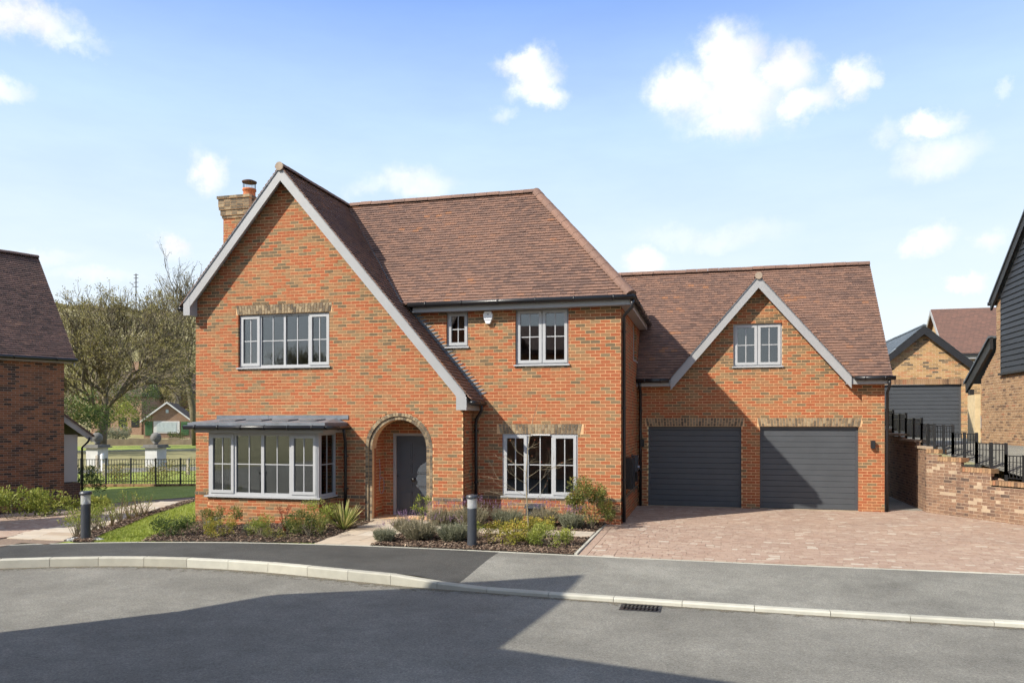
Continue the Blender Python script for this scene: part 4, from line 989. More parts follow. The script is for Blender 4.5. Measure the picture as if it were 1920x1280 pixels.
# bargeboards, box ends, fascias, soffits
def barge(x0, z0, x1, z1, yf, hgt=.30, name='bargeboard', dp=.05):
    """board under the verge from (x0,z0) to the apex (x1,z1), vertical ends; hgt measured vertically"""
    b_ = MB(); b_.prism([(x0, yf, z0 - .03), (x1, yf, z1 - .03), (x1, yf, z1 - .03 - hgt), (x0, yf, z0 - .03 - hgt)], (0, dp, 0)); o = part(name, b_, 'paint_grey', house)
    u_ = MB(); u_.prism([(x0, yf - .02, z0 - .028), (x1, yf - .02, z1 - .028), (x1, yf - .02, z1 - .002), (x0, yf - .02, z0 - .002)], (0, .3, 0)); part('undercloak', u_, 'lead', house)
    s_ = MB(); s_.prism([(x0, yf + dp, z0 - .10), (x1, yf + dp, z1 - .10), (x1, yf + dp, z1 - .13), (x0, yf + dp, z0 - .13)], (0, .24, 0)); part('soffit', s_, 'paint_grey', house)
yb = VY0 + .02
barge(EAVL + .10, gz_roof(EAVL + .10) + .13, XA, ZA, yb); barge(EAVR - .12, gz_roof(EAVR - .12) + .13, XA, ZA, yb)
for xa, xb, zz in ((EAVL + .08, XL + .02, ZA - T * (XA - EAVL) - .03), (XR - .02, EAVR - .10, ZA - T * (EAVR - XA) - .03)):
    b_ = MB(); zl = zz - .20; w_ = xb - xa
    if xa < XA: poly = [(xa, yb - .003, zl + .0), (xb + .02, yb - .003, zl), (xb + .02, yb - .003, zz + T * (xb - EAVL) - .02), (xa, yb - .003, zz + .08)]
    else: poly = [(xa - .05, yb - .003, zl), (xb, yb - .003, zl), (xb, yb - .003, zz + .08), (xa - .05, yb - .003, zz + T * (EAVR - xa) - .02)]
    b_.prism(poly, (0, .30 if xa < XA else YM - yb - .01, 0)); part('box_end', b_, 'paint_grey', house)
barge(DA - DH + .02, GEZ + .02 * T, DA, DAZ, VG + .02, .29); barge(DA + DH - .02, GEZ + .02 * T, DA, DAZ, VG + .02, .29)
f_ = MB(); f_.box(-6.72, XE - .06, YE + .05, YE + .08, zE - .20, zE - .015); f_.box(XE - .09, XE - .06, YE + .08, 21.85, zE - .20, zE - .015)
f_.box(-6.72, XE - .09, YE + .08, YM - .004, zE - .195, zE - .18); f_.box(XM1 + .004, XE - .09, YM - .004, 21.85, zE - .195, zE - .18)
part('fascia', f_, 'paint_grey', house)
f_ = MB(); f_.box(XM1 + .004, DA - DH + .14, GE + .04, GE + .07, GEZ - .19, GEZ - .02); f_.box(XM1 + .004, DA - DH + .14, GE + .07, YR, GEZ - .185, GEZ - .17); part('fascia', f_, 'paint_grey', house); f_ = MB()
f_.box(DA + DH - .14, GXR - .02, GE + .04, GE + .07, GEZ - .19, GEZ - .02); f_.box(DA + DH - .14, GXR - .02, GE + .07, YR, GEZ - .185, GEZ - .17); part('fascia', f_, 'paint_grey', house)
v_ = MB(); v_.beam((GXR - .015, GE, GEZ - .03), (GXR - .015, GRY, GRZ - .03), .03, .06, tone=.3); part('verge_strip', v_, 'lead', house)
gutter(house, [(-6.80, YE - .045, zE - .035), (XE + .03, YE - .045, zE - .04)], .058, 6); gutter(house, [(XE + .02, YE - .08, zE - .04), (XE + .02, 21.75, zE - .04)], .058, 7)
gutter(house, [(XM1 + .01, GE - .045, GEZ - .045), (DA - DH - .02, GE - .045, GEZ - .045)], .055, 2); gutter(house, [(DA + DH + .05, GE - .045, GEZ - .045), (GXR + .06, GE - .045, GEZ - .045)], .055, 2)
gutter(house, [(EAVR + .02, VY0 + .02, ZA - T * (EAVR - XA) - .07), (EAVR + .02, YM - .02, ZA - T * (EAVR - XA) - .07)], .055, 1)
gutter(house, [(EAVL - .03, VY0 + .02, ZA - T * (XA - EAVL) - .06), (EAVL - .03, 22.4, ZA - T * (XA - EAVL) - .06)], .055, 0)
zz = ZA - T * (EAVR - XA)
downpipe(house, [(EAVR + .02, YM - .25, zz - .1), (EAVR + .02, YM - .24, zz - .22), (XR + .12, YM - .10, zz - .42), (XR + .10, YM - .07, zz - .55), (XR + .10, YM - .06, 1.5), (XR + .10, YM - .06, -.1)], .036, (2.1, .9))
downpipe(house, [(XE + .0, YE - .0, zE - .08), (XE - .01, YE + .02, zE - .25), (XM1 + .07, YM - .02, zE - .42), (XM1 + .06, YM + .10, zE - .55), (XM1 + .06, YM + .12, 2.), (XM1 + .06, YM + .12, .06)], .038, (4.3, 2.6, 1.0))
downpipe(house, [(XM1 + .10, GE - .04, GEZ - .09), (XM1 + .10, GE, GEZ - .2), (XM1 + .10, YR - .07, GEZ - .35), (XM1 + .10, YR - .06, 2.), (XM1 + .10, YR - .06, .03)], .038, (2.6, 1.0))
downpipe(house, [(XG1 + .05, GE - .02, GEZ - .09), (XG1 + .06, GE + .02, GEZ - .25), (XG1 + .06, YR - .03, GEZ - .4), (XG1 + .06, YR, 2.), (XG1 + .06, YR, .03)], .036, (2.6, 1.0))
v_ = MB(); v_.tube([(XM1 + .06, YM + .32, 1.32), (XM1 + .06, YM + .32, .06)], .02, 8); part('conduit', v_, 'plastic_black', house)
# stepped lead flashing where the long gable slope meets the main wall, and lead in the valleys
z = zz + .12; k = 0
while z < 4.85:
    x = XA + (ZA - z) / T
    f_ = MB(); f_.prism([(x - .16, YM - .012, z - .02), (x + .17, YM - .012, z + .075), (x + .10, YM - .012, z + .077), (x - .22, YM - .012, z + .085)], (0, .006, 0), .3 + .5 * hsh(k, 3))
    f_.prism([(x - .01, YM - .014, z - .005), (x + .19, YM - .014, z + .078), (x - .08, YM - .014, z + .08)], (0, .008, 0), .3 + .5 * hsh(k, 3)); part('step_flashing', f_, 'lead', house)
    z += .075; k += 1
f_ = MB(); f_.beam((EAVR - .02, YM - .02, zz + .035), (-6.90, YM - .02, ZA - T * (-6.90 - XA) + .04), .05, .04, tone=.1); part('soaker', f_, 'lead', house)
f_ = MB(); f_.beam((-6.98, YE, zE + .03), (XA, YRG, ZA + .02), .05, .016, tone=.2); part('valley', f_, 'lead', rmn)
# chimney
chm = put('chimney', bpy.data.meshes.new('chimney'), house); chm.data.materials.append(MAT['mortar_cream']); mc = MB()
CX0, CX1, CY0, CY1 = -13.10, -12.32, 18.90, 19.75; cz0 = 4.2
for O_, d_, n_, L in (((CX0, CY0), (1., 0.), (0., -1.), CX1 - CX0), ((CX0, CY0), (0., 1.), (-1., 0.), CY1 - CY0), ((CX1, CY0), (0., 1.), (1., 0.), CY1 - CY0), ((CX0, CY1), (1., 0.), (0., 1.), CX1 - CX0)):
    masonry(BK, mc, chm, O_, d_, n_, lambda z, L=L, d_=d_: [(0, L)] if d_[0] else [(.112, L - .112)], cz0, 50, 12)
    for k in range(8):
        ex = (.03, .06, .06, .09, .10, .10, .10, .13)[k]; za = cz0 + (50 + k) * .075
        for j in range(5):
            e_ = ex if d_[0] else ex - .125; a = -e_ + (L + 2 * e_) * j / 5 + .006; b = -e_ + (L + 2 * e_) * (j + 1) / 5 - .006
            brick(BK, chm, O_, d_, n_, a, b, za, za + .065, hsh(j, k, 71), ex, mat='brick_grey', depth=.12)
for k in range(8):
    ex = (.03, .06, .06, .09, .10, .10, .10, .13)[k] - .005; za = cz0 + (50 + k) * .075; mc.box(CX0 - ex, CX1 + ex, CY0 - ex, CY1 + ex, za - .01, za + .066)
fill(chm, mc); ctop = cz0 + 58 * .075 - .01
pot = MB(); pc_ = (CX1 - .22, CY0 + .40); pot.lathe([(.17, ctop - .02), (.18, ctop + .05), (.17, ctop + .08), (.165, ctop + .24), (.19, ctop + .25), (.19, ctop + .30), (.15, ctop + .30)], 18, pc_); cpot = part('chimney_pot', pot, 'terracotta', chm, True)
cw = MB(); cw.lathe([(.05, ctop + .50), (.20, ctop + .48), (.205, ctop + .51), (.12, ctop + .545), (.02, ctop + .55)], 18, pc_); part('cowl', cw, 'rust_brown', chm)
cw = MB()
for i in range(14): w_ = 2 * math.pi * i / 14; x, y = pc_[0] + .17 * math.cos(w_), pc_[1] + .17 * math.sin(w_); cw.tube([(x, y, ctop + .29), (x, y, ctop + .50)], .006, 4)
part('cowl_mesh', cw, 'metal_black', chm)
# small fittings
def onwall(x, y): return x, y
ab = MB(); px_, pz_ = -4.93, 4.705
ab.prism([(px_ - .075, YM - .09, pz_ + .13), (px_ + .075, YM - .09, pz_ + .13), (px_ + .11, YM - .09, pz_ + .06), (px_ + .10, YM - .09, pz_ - .02), (px_ + .045, YM - .09, pz_ - .15), (px_ - .045, YM - .09, pz_ - .15), (px_ - .10, YM - .09, pz_ - .02), (px_ - .11, YM - .09, pz_ + .06)], (0, .088, 0))
al = part('alarm_box', ab, 'plastic_white', house)
ab = MB(); ab.box(px_ - .085, px_ + .085, YM - .094, YM - .091, pz_ - .075, pz_ - .055); part('strobe', ab, 'cable_grey', al)
ab = MB(); ab.box(px_ - .02, px_ + .025, YM - .093, YM - .0905, pz_ + .05, pz_ + .075); part('badge', ab, 'cable_grey', al)
for lx in (-1.735, 4.02):
    b_ = MB(); b_.box(lx - .05, lx + .05, YR - .11, YR - .03, 1.62, 1.82); b_.box(lx - .035, lx + .035, YR - .03, YR + .0, 1.66, 1.78); part('wall_light', b_, 'plastic_black', house)
def flank(name, y0, y1, z0, z1, dp, mat, lab=None):
    b_ = MB(); b_.box(XM1 + .004, XM1 + dp, YM + y0, YM + y1, z0, z1); return part(name, b_, mat, house, label=lab)
flank('meter_box', .95, 1.65, .72, 1.45, .16, 'plastic_black'); evb = flank('charger', 2.35, 2.65, 1.05, 1.45, .16, 'bollard_grey')
b_ = MB(); b_.tube([(XM1 + .16, YM + 2.5, 1.15), (XM1 + .20, YM + 2.5, 1.15)], .05, 12); part('socket', b_, 'chrome', evb)
flank('meter_box', 3.0, 3.3, .75, 1.0, .10, 'plastic_black')
for z_ in (2.002,): 
    b_ = MB(); b_.box(-3.93, -3.48, YM - .012, YM + .02, z_ - .012, z_ + .008); part('trickle_vent', b_, 'plastic_white', house)
b_ = MB(); b_.box(-10.05, -9.62, YG + .045, YG + .07, 4.83, 4.85); part('trickle_vent', b_, 'paint_grey', house)
BK.finish(); TP.finish(); blocks.finish()

# ------------------------------------------------------------------ house across the road (behind the viewpoint, its shadow lies on the road)
opp = thing('brick_house', 'brick house across the road whose gable shadow falls on the tarmac', 'house', (-11, 0, -.1))
dO, nO = Vector((.87, -.50, 0)).normalized(), Vector((.50, .87, 0)).normalized(); apx = Vector((-9.27, 4.19, 8.1))
V3 = lambda z: Vector((0, 0, z))
gA, gB = apx + dO * 2.41 - V3(2.774), apx - dO * 1.6 - V3(3.04); bk = -nO * 9; fb_ = -nO * .3
wA, wB = gA - dO * .3, gB + dO * .25
m_ = MB(); m_.prism([Vector((wB.x, wB.y, -.1)) + fb_, Vector((wA.x, wA.y, -.1)) + fb_, wA + fb_, apx + fb_ - V3(.3), wB + fb_], tuple(bk * .95)); part('wall', m_, 'brick_surface', opp)
m_ = MB(); m_.prism([gA, apx, gB, gB - V3(.12), apx - V3(.14), gA - V3(.12)], tuple(bk)); part('roof', m_, 'roof_surface', opp)
wa, wb = Vector((-9.1, 3.425, 5.3)), Vector((-3.7, 2.27, 5.3)); dW = (wb - wa).normalized(); nW = Vector((-dW.y, dW.x, 0)); bW = -nW * 6.5
m_ = MB(); m_.prism([wa, wb, wb + bW, wa + bW], (0, 0, -.16)); m_.prism([wa, wb, wb + bW * .5 + V3(1.4), wa + bW * .5 + V3(1.4)], (0, 0, -.05)); m_.prism([wa + bW, wb + bW, wb + bW * .5 + V3(1.4), wa + bW * .5 + V3(1.4)], (0, 0, -.05)); part('roof', m_, 'roof_surface', opp)
q_ = -nW * .3; m_ = MB(); P = [wa + q_ + dW * .1, wb + q_ - dW * .3, wb - dW * .3 + bW * .95, wa + dW * .1 + bW * .95]
for i in range(4): a, b = P[i], P[(i + 1) % 4]; m_.face([(a.x, a.y, -.12), (b.x, b.y, -.12), (b.x, b.y, 5.15), (a.x, a.y, 5.15)])
part('wall', m_, 'brick_surface', opp)
for off, za, zb in ((.5, .9, 2.2), (.5, 3.6, 4.8)):
    c = apx + fb_ + dO * off + nO * .03; m_ = MB(); m_.prism([(c - dO * .8).to_tuple()[:2] + (za,), (c + dO * .8).to_tuple()[:2] + (za,), (c + dO * .8).to_tuple()[:2] + (zb,), (c - dO * .8).to_tuple()[:2] + (zb,)], nO * .04); wO_ = part('window', m_, 'paint_window', opp)
    for sg in (-1, 1):
        m_ = MB(); c2 = c + dO * sg * .39 + nO * .042; m_.prism([(c2 - dO * .33).to_tuple()[:2] + (za + .08,), (c2 + dO * .33).to_tuple()[:2] + (za + .08,), (c2 + dO * .33).to_tuple()[:2] + (zb - .08,), (c2 - dO * .33).to_tuple()[:2] + (zb - .08,)], nO * .01); part('pane', m_, 'metal_black', wO_)

# ------------------------------------------------------------------ neighbouring house on the left
nb = thing('neighbour_house', 'dark brown brick house with steep tiled roof, in shade at the left edge', 'house', (-23, 19, -.6))
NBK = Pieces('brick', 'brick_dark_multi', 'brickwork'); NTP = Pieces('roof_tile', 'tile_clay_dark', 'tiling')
Cn = Vector((-21.2, 21.7)); dn_ = (.423, .906); nn_ = (.906, -.423); NL = 9.5; ON = (Cn.x - dn_[0] * NL, Cn.y - dn_[1] * NL); NE = 4.30
wn1 = put('wall', bpy.data.meshes.new('wall'), nb); wn1.data.materials.append(MAT['mortar_grey']); mn = MB()
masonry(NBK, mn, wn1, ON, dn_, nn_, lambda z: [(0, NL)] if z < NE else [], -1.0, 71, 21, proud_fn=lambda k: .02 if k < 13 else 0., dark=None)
fill(wn1, mn)
def NP(u, q, z): return (ON[0] + dn_[0] * u - nn_[0] * q, ON[1] + dn_[1] * u - nn_[1] * q, z)
WR = 3.3; Rz = NE + .15 + T * WR
m_ = MB(); m_.face([NP(NL, .11, -1), NP(NL, 2 * WR - .5, -1), NP(NL, 2 * WR - .5, NE), NP(NL, WR - .22, Rz - .25), NP(NL, .1, NE)]); m_.face([NP(0, .1, -1), NP(0, 6, -1), NP(0, 6, NE), NP(0, WR, Rz - .25), NP(0, .1, NE)]); m_.face([NP(0, 6.1, -1), NP(NL, 6.1, -1), NP(NL, 6.1, NE), NP(0, 6.1, NE)])
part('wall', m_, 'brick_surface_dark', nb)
m_ = MB(); ue = NL + .28; m_.face([NP(-.3, -.22, NE + .13), NP(ue, -.22, NE + .13), NP(ue, WR - .22, Rz), NP(-.3, WR - .22, Rz)]); m_.face([NP(-.3, 2 * WR - .22, NE + .13), NP(ue, 2 * WR - .22, NE + .13), NP(ue, WR - .22, Rz - .002), NP(-.3, WR - .22, Rz - .002)])
rn = part('roof', m_, 'roof_surface', nb)
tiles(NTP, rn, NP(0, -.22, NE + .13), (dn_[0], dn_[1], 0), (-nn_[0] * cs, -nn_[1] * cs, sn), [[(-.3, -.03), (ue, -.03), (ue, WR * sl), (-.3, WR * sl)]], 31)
ridge(rn, NP(-.3, WR - .22, Rz + .05), NP(ue, WR - .22, Rz + .05), .11, .33, 'tile_clay_dark', seed=9)
def NPbox(mb, u0, u1, q0, q1, z0, z1): i = len(mb.v); mb.box(u0, u1, q0, q1, z0, z1); mb.v[i:] = [NP(*p) for p in mb.v[i:]]
m_ = MB(); NPbox(m_, -.2, NL + .2, -.14, -.11, NE - .03, NE + .10); NPbox(m_, -.2, NL + .2, -.11, 0, NE - .02, NE); part('fascia', m_, 'paint_grey', nb)
gutter(nb, [NP(-.3, -.24, NE + .085), NP(NL + .32, -.24, NE + .085)], .058, 8)
m_ = MB(); m_.prism([NP(NL + .24, -.2, NE + .08), NP(NL + .24, WR - .22, Rz - .03), NP(NL + .24, WR - .22, Rz - .25), NP(NL + .24, -.2, NE - .12)], (dn_[0] * .03, dn_[1] * .03, 0)); part('bargeboard', m_, 'paint_grey', nb)
# its side porch just past the corner
m_ = MB(); NPbox(m_, NL, NL + .62, .25, 2.2, -1, .18); part('wall', m_, 'brick_surface_dark', nb)
m_ = MB(); NPbox(m_, NL + .02, NL + .55, .32, .38, .22, 1.85); NPbox(m_, NL + .50, NL + .56, .38, 2.1, .22, 1.85); pw = part('porch_window', m_, 'paint_window', nb)
m_ = MB(); m_.prism([NP(NL, .1, 2.55), NP(NL + .95, .1, 1.80), NP(NL + .95, .1, 1.58), NP(NL, .1, 2.30)], (-nn_[0] * .04, -nn_[1] * .04, 0)); part('bargeboard', m_, 'paint_grey', nb)
m_ = MB(); m_.prism([NP(NL, .05, 2.60), NP(NL + 1.0, .05, 1.82), NP(NL + 1.0, .05, 1.76), NP(NL, .05, 2.54)], (-nn_[0] * 2.3, -nn_[1] * 2.3, 0)); part('porch_roof', m_, 'tile_clay_dark', nb)
downpipe(nb, [NP(NL + .85, .06, 1.75), NP(NL + .82, .12, 1.6), NP(NL + .66, .22, 1.4), NP(NL + .66, .22, -.9)], .034, ())
ng = thing('neighbour_garage', 'brick garage of the neighbouring house, just outside the left edge, shading the forecourt', 'garage', (-20.1, 11.6, -.3))
m_ = MB(); m_.prism([(-22.6, 9.6, -.6), (-17.9, 9.6, -.6), (-17.9, 9.6, 2.4), (-20.1, 9.6, 4.8), (-22.6, 9.6, 2.4)], (0, 4.4, 0)); part('wall', m_, 'brick_surface_dark', ng)
m_ = MB(); m_.prism([(-22.9, 9.3, 2.3), (-20.1, 9.3, 5.05), (-17.5, 9.3, 2.3), (-17.5, 9.3, 2.15), (-20.1, 9.3, 4.9), (-22.9, 9.3, 2.15)], (0, 5.0, 0)); part('roof', m_, 'roof_surface', ng)
m_ = MB(); m_.box(-21.4, -18.9, 9.56, 9.6, -.3, 1.9); part('garage_door', m_, 'door_anthracite', ng)
NBK.finish(); NTP.finish()

# ------------------------------------------------------------------ right: retaining wall, railings, garage, black boarded house
rw = thing('retaining_wall', 'weathered stepped brick retaining wall with brick-on-edge coping beside the drive', 'wall', (5.3, 21.2, 0))
RBK = Pieces('brick', 'brick_retaining', 'brickwork')
eW = (.554, -.833); nWf = (-.833, -.554); CR = (5.27, 21.25)
steps = [(-.02, .36, 1.62), (.36, .98, 1.44), (.98, 1.76, 1.22), (1.76, 2.62, .96), (2.62, 3.5, .72), (3.5, 5.2, .48)]
def topf(u):
    for a, b, h_ in steps:
        if a <= u < b: return h_
    return .4
wr = put('wall_face', bpy.data.meshes.new('wall_face'), rw); wr.data.materials.append(MAT['mortar_wall']); mr_ = MB()
def iv_ret(z):
    hi = max([b for a, b, h_ in steps if h_ - .11 > z] or [-1]); return [(0, hi)] if hi > 0 else []
masonry(RBK, mr_, wr, CR, eW, nWf, iv_ret, -.075, 23, 41, 'flemish', jit=.005)
bsteps = [(0, 1.05, 1.67), (1.05, 2.72, 1.82), (2.72, 4.4, 1.96), (4.4, 6., 2.08)]
masonry(RBK, mr_, wr, CR, (.015, 1.), (-1., .015), lambda z: [(min([a for a, b, h_ in bsteps if h_ - .05 > z] or [9]), 6.)] if z < 2.0 else [], -.075, 28, 42, 'flemish')
fill(wr, mr_)
k = 0
for a, b, h_ in steps:                        # coping: bricks on edge
    u = max(a - .03, 0)
    while u < b:
        brick(RBK, wr, CR, eW, nWf, u + .004, min(u + .070, b + .05), h_ - .105, h_, hsh(k, 51), .012, depth=.26, mat='brick_buff_multi'); u += .0745; k += 1
cb_ = MB()
for a, b, h_ in bsteps:
    y0, y1 = CR[1] + a, CR[1] + b; cb_.box(CR[0] - .02, CR[0] + .26, y0, y1, h_ - .06, h_, .4)
part('coping', cb_, 'stone_buff', rw)
m_ = MB(); e3, n3 = Vector((*eW, 0)), Vector((*nWf, 0))
c3 = Vector((*CR, 0)); m_.prism([c3 - n3 * .26 + Vector((0, 0, -.1)), c3 - n3 * .26 + e3 * 5.2 + Vector((0, 0, -.1)), c3 - n3 * .26 + e3 * 5.2 + Vector((0, 0, .3)), c3 - n3 * .26 + e3 * 2.6 + Vector((0, 0, .8)), c3 - n3 * .26 + Vector((0, 0, 1.4))], -n3 * .05); part('backing', m_, 'brick_surface_old', rw)
RBK.finish()
# terrace behind the wall
m_ = MB()
def tz(x, y): return min(1.66, .30 + max(0, (y - 16.2)) * .245)
gxs = [5.3 + i * .8 for i in range(40)]; gys = [14.5 + j * .8 for j in range(40)]
for x in gxs:
    for y in gys:
        q = clip([(x, y), (x + .8, y), (x + .8, y + .8), (x, y + .8)], ccw([(5.45, 21.35), (9.5, 15.2), (40, 15.2), (40, 46), (5.45, 46)]))
        if len(q) > 2: m_.face([(a, b, tz(a, b)) for a, b in q])
m_.face([(40, 15.2, .2), (40, 15.2, -.3), (9.5, 15.2, -.3), (9.5, 15.2, .2)])
structure('terrace', m_, 'tarmac_crossing', 'raised paved court behind the retaining wall')
# railing stepping along the wall
rl = thing('metal_railing', 'black metal railing stepping down along the retaining wall', 'railing', (5.4, 21.2, 1.6))
RH = .57
def railbay(P, Q, zb, zt, nbal, posts=(0, 1), mid=True):
    P, Q = Vector(P), Vector(Q); D = Q - P
    for zz_, h2 in ((zt, .022), (zt - .14, .014), (zb + .07, .018)):
        m_ = MB(); m_.beam((P.x, P.y, zz_), (Q.x, Q.y, zz_), .016, h2); part('rail', m_, 'metal_black', rl)
    for t in posts:
        c = P + D * t; m_ = MB(); m_.box(c.x - .028, c.x + .028, c.y - .028, c.y + .028, zb - .12, zt + .03); part('post', m_, 'metal_black', rl)
    for i in range(1, nbal):
        c = P + D * i / nbal; m_ = MB(); m_.box(c.x - .008, c.x + .008, c.y - .008, c.y + .008, zb + .07, zt); part('baluster', m_, 'metal_black', rl)
off = -n3 * .16
def onW(u): p = c3 + e3 * u + off; return (p.x, p.y)
for (a, b, h_), (ua, ub) in zip(steps[:5], ((.10, .62), (.62, 1.26), (1.26, 2.0), (2.0, 2.85), (2.85, 3.7))):
    railbay(onW(ua), onW(ub), h_, h_ + RH, round((ub - ua) / .085), (0, .5, 1) if ub < 2.9 else (.5, 1))
XBk = CR[0] + .16
for (a, b, h_), (ya, yb_) in zip(bsteps, ((21.15, 22.35), (22.35, 24.0), (24.0, 25.6), (25.6, 27.2))):
    railbay((XBk, ya), (XBk, yb_), h_, h_ + RH - .02, round((yb_ - ya) / .11), (0, .5, 1))
# detached garage of yellow brick
yg = thing('detached_garage', 'yellow brick garage with slate roof, black bargeboards and grey roller door', 'garage', (8.1, 33.5, 1.66))
YBK = Pieces('brick', 'brick_yellow', 'brickwork'); AX, AY, AZ = 8.15, 33.4, 6.05; TG = .86; HW = 2.62; ze_ = 3.95
wy = put('wall', bpy.data.meshes.new('wall'), yg); wy.data.materials.append(MAT['mortar_pale']); my = MB()
DG = (5.55, 9.65, 1.6, 3.72); DG = (AX - 2.15, AX + 1.38, 1.6, 3.75)
def iv_y(z):
    half = min(HW - .1, (AZ - .2 - z) / TG); iv = [(AX - half, AX + half)] if half > 0 else []
    if z < DG[3]: iv = cut(iv, DG[0], DG[1])
    elif z < DG[3] + .225: iv = cut(iv, DG[0], DG[1] + .1)
    return iv
masonry(YBK, my, wy, (0, AY), FX, FN, iv_y, 1.5, 62, 61)
reveal(my, (0, AY), FX, FN, *DG)
for i in range(48):
    a = DG[0] + i * .075
    if a < DG[1] + .08: brick(YBK, wy, (0, AY), FX, FN, a + .004, a + .071, DG[3] + .005, DG[3] + .215, hsh(i, 62), .002, mat='brick_buff_multi')
my.face([(DG[0], AY + .008, DG[3]), (DG[1] + .12, AY + .008, DG[3]), (DG[1] + .12, AY + .008, DG[3] + .23), (DG[0], AY + .008, DG[3] + .23)])
fill(wy, my)
m_ = MB(); m_.face([(AX + HW - .1, AY + .1, 1.5), (AX + HW - .1, AY + 6, 1.5), (AX + HW - .1, AY + 6, ze_), (AX + HW - .1, AY + .1, ze_)]); m_.face([(AX - HW + .1, AY + .1, 1.5), (AX - HW + .1, AY + 6, 1.5), (AX - HW + .1, AY + 6, ze_), (AX - HW + .1, AY + .1, ze_)]); part('wall', m_, 'brick_surface_yellow', yg)
m_ = MB(); e0 = HW + .12; m_.face([(AX, AY - .25, AZ), (AX, AY + 6.2, AZ), (AX - e0, AY + 6.2, AZ - TG * e0), (AX - e0, AY - .25, AZ - TG * e0)]); m_.face([(AX, AY - .25, AZ), (AX + e0, AY - .25, AZ - TG * e0), (AX + e0, AY + 6.2, AZ - TG * e0), (AX, AY + 6.2, AZ)]); ry = part('roof', m_, 'slate_blue', yg)
SLP = Pieces('roof_slate', 'slate_blue', 'slating'); sly = math.sqrt(1 + TG * TG)
tiles(SLP, ry, (AX - e0, 0, AZ - TG * e0), (0, -1, 0), (1 / sly, 0, TG / sly), [[(-AY - 6.2, 0), (-AY + .25, 0), (-AY + .25, e0 * sly), (-AY - 6.2, e0 * sly)]], 63, w=.3, g=.22, thick=.008, lift=.012)
tiles(SLP, ry, (AX + e0, 0, AZ - TG * e0), (0, 1, 0), (-1 / sly, 0, TG / sly), [[(AY - .25, 0), (AY + 6.2, 0), (AY + 6.2, e0 * sly), (AY - .25, e0 * sly)]], 64, w=.3, g=.22, thick=.008, lift=.012)
ridge(ry, (AX, AY - .25, AZ + .04), (AX, AY + 6.2, AZ + .04), .08, .45, 'slate_blue', seed=6)
for sg in (-1, 1):
    m_ = MB(); m_.prism([(AX, AY - .24, AZ - .02), (AX + sg * e0, AY - .24, AZ - .02 - TG * e0), (AX + sg * e0, AY - .24, AZ - .32 - TG * e0), (AX, AY - .24, AZ - .34)], (0, .05, 0)); part('bargeboard', m_, 'board_black', yg)
    m_ = MB(); m_.prism([(AX, AY - .19, AZ - .22), (AX + sg * e0, AY - .19, AZ - .22 - TG * e0), (AX + sg * e0, AY - .19, AZ - .25 - TG * e0), (AX, AY - .19, AZ - .25)], (0, .19, 0)); part('soffit', m_, 'board_black', yg)
m_ = MB(); q = AY + .1; m_.box(DG[0], DG[1], q + .05, q + .06, DG[2], DG[3]); m_.box(DG[0], DG[1], q, q + .05, DG[3] - .2, DG[3]); m_.box(DG[1] - .06, DG[1], q, q + .05, DG[2], DG[3] - .2); gd = part('garage_door', m_, 'door_anthracite', yg)
for i in range(13):
    za = DG[2] + i * .15; s_ = MB(); s_.box(DG[0], DG[1] - .062, q + .012, q + .048, za + .001, za + .138); part('door_slat', s_, 'door_anthracite', gd)
m_ = MB(); m_.box(AX + 1.72, AX + 1.86, AY - .12, AY, 3.03, 3.25); part('wall_light', m_, 'plastic_black', yg)
m_ = MB(); m_.box(AX + 1.72, AX + 2.02, AY - .12, AY, 2.05, 2.50); ch_ = part('charger', m_, 'cable_grey', yg)
for zz_ in (2.17, 2.38): m_ = MB(); m_.tube([(AX + 1.87, AY - .12, zz_), (AX + 1.87, AY - .15, zz_)], .09, 14); part('socket', m_, 'plastic_black', ch_)
YBK.finish(); SLP.finish()
# black boarded house at the right edge
bh = thing('boarded_house', 'buff brick house with black weatherboarded gable at the right edge', 'house', (9, 23, 1.5))
BBK = Pieces('brick', 'brick_buff_multi', 'brickwork'); XB = 8.0; YBE, YBF = 24.92, 14.0; EZ = 5.70
wbk = put('wall', bpy.data.meshes.new('wall'), bh); wbk.data.materials.append(MAT['mortar_pale']); mbk = MB()
dB, nB = (0., -1.), (-1., 0.)
def iv_b(z):
    if z > 3.62: return [(0, .46)] if z < 5.75 else []
    return [(0 if z > 4.4 else -1.15, YBE - YBF)] if z < 3.62 else []
masonry(BBK, mbk, wbk, (XB, YBE), dB, nB, lambda z: ([(-1.25, YBE - YBF)] if z < 3.62 else ([(max(-1.25, -(4.35 - z) / .62 - .0) if z < 4.35 else 0, .46)] if z < 5.7 else [])), .6, 69, 71)
fill(wbk, mbk); BBK.finish()
for i in range(34):                           # weatherboards, each lapping the one below
    za = 3.66 + i * .15; half_y = 24.46
    top_y = YBE - (za - 5.45) / .755 if za > 5.3 else 99
    yb0 = min(half_y, top_y)
    if yb0 < YBF + .5: break
    s_ = MB(); s_.prism([(XB - .045, YBF, za), (XB - .045, yb0, za), (XB - .012, yb0, za + .165), (XB - .012, YBF, za + .165)], (.02, 0, 0)); part('weatherboard', s_, 'board_black', bh)
m_ = MB(); m_.box(XB - .03, XB + .02, 24.46, 24.50, 3.62, 6.2); m_.box(XB - .09, XB, YBF, 24.52, 3.60, 3.655); part('corner_trim', m_, 'board_black', bh)
m_ = MB(); sB = .755
eave = Vector((XB - .12, YBE + .12, 5.76)); apexB = Vector((XB - .12, YBE + .12 - 6.4, 5.76 + 6.4 * sB))
m_.prism([eave, apexB, apexB - Vector((0, 0, .28)), eave - Vector((0, 0, .26))], (.06, 0, 0)); part('bargeboard', m_, 'board_black', bh)
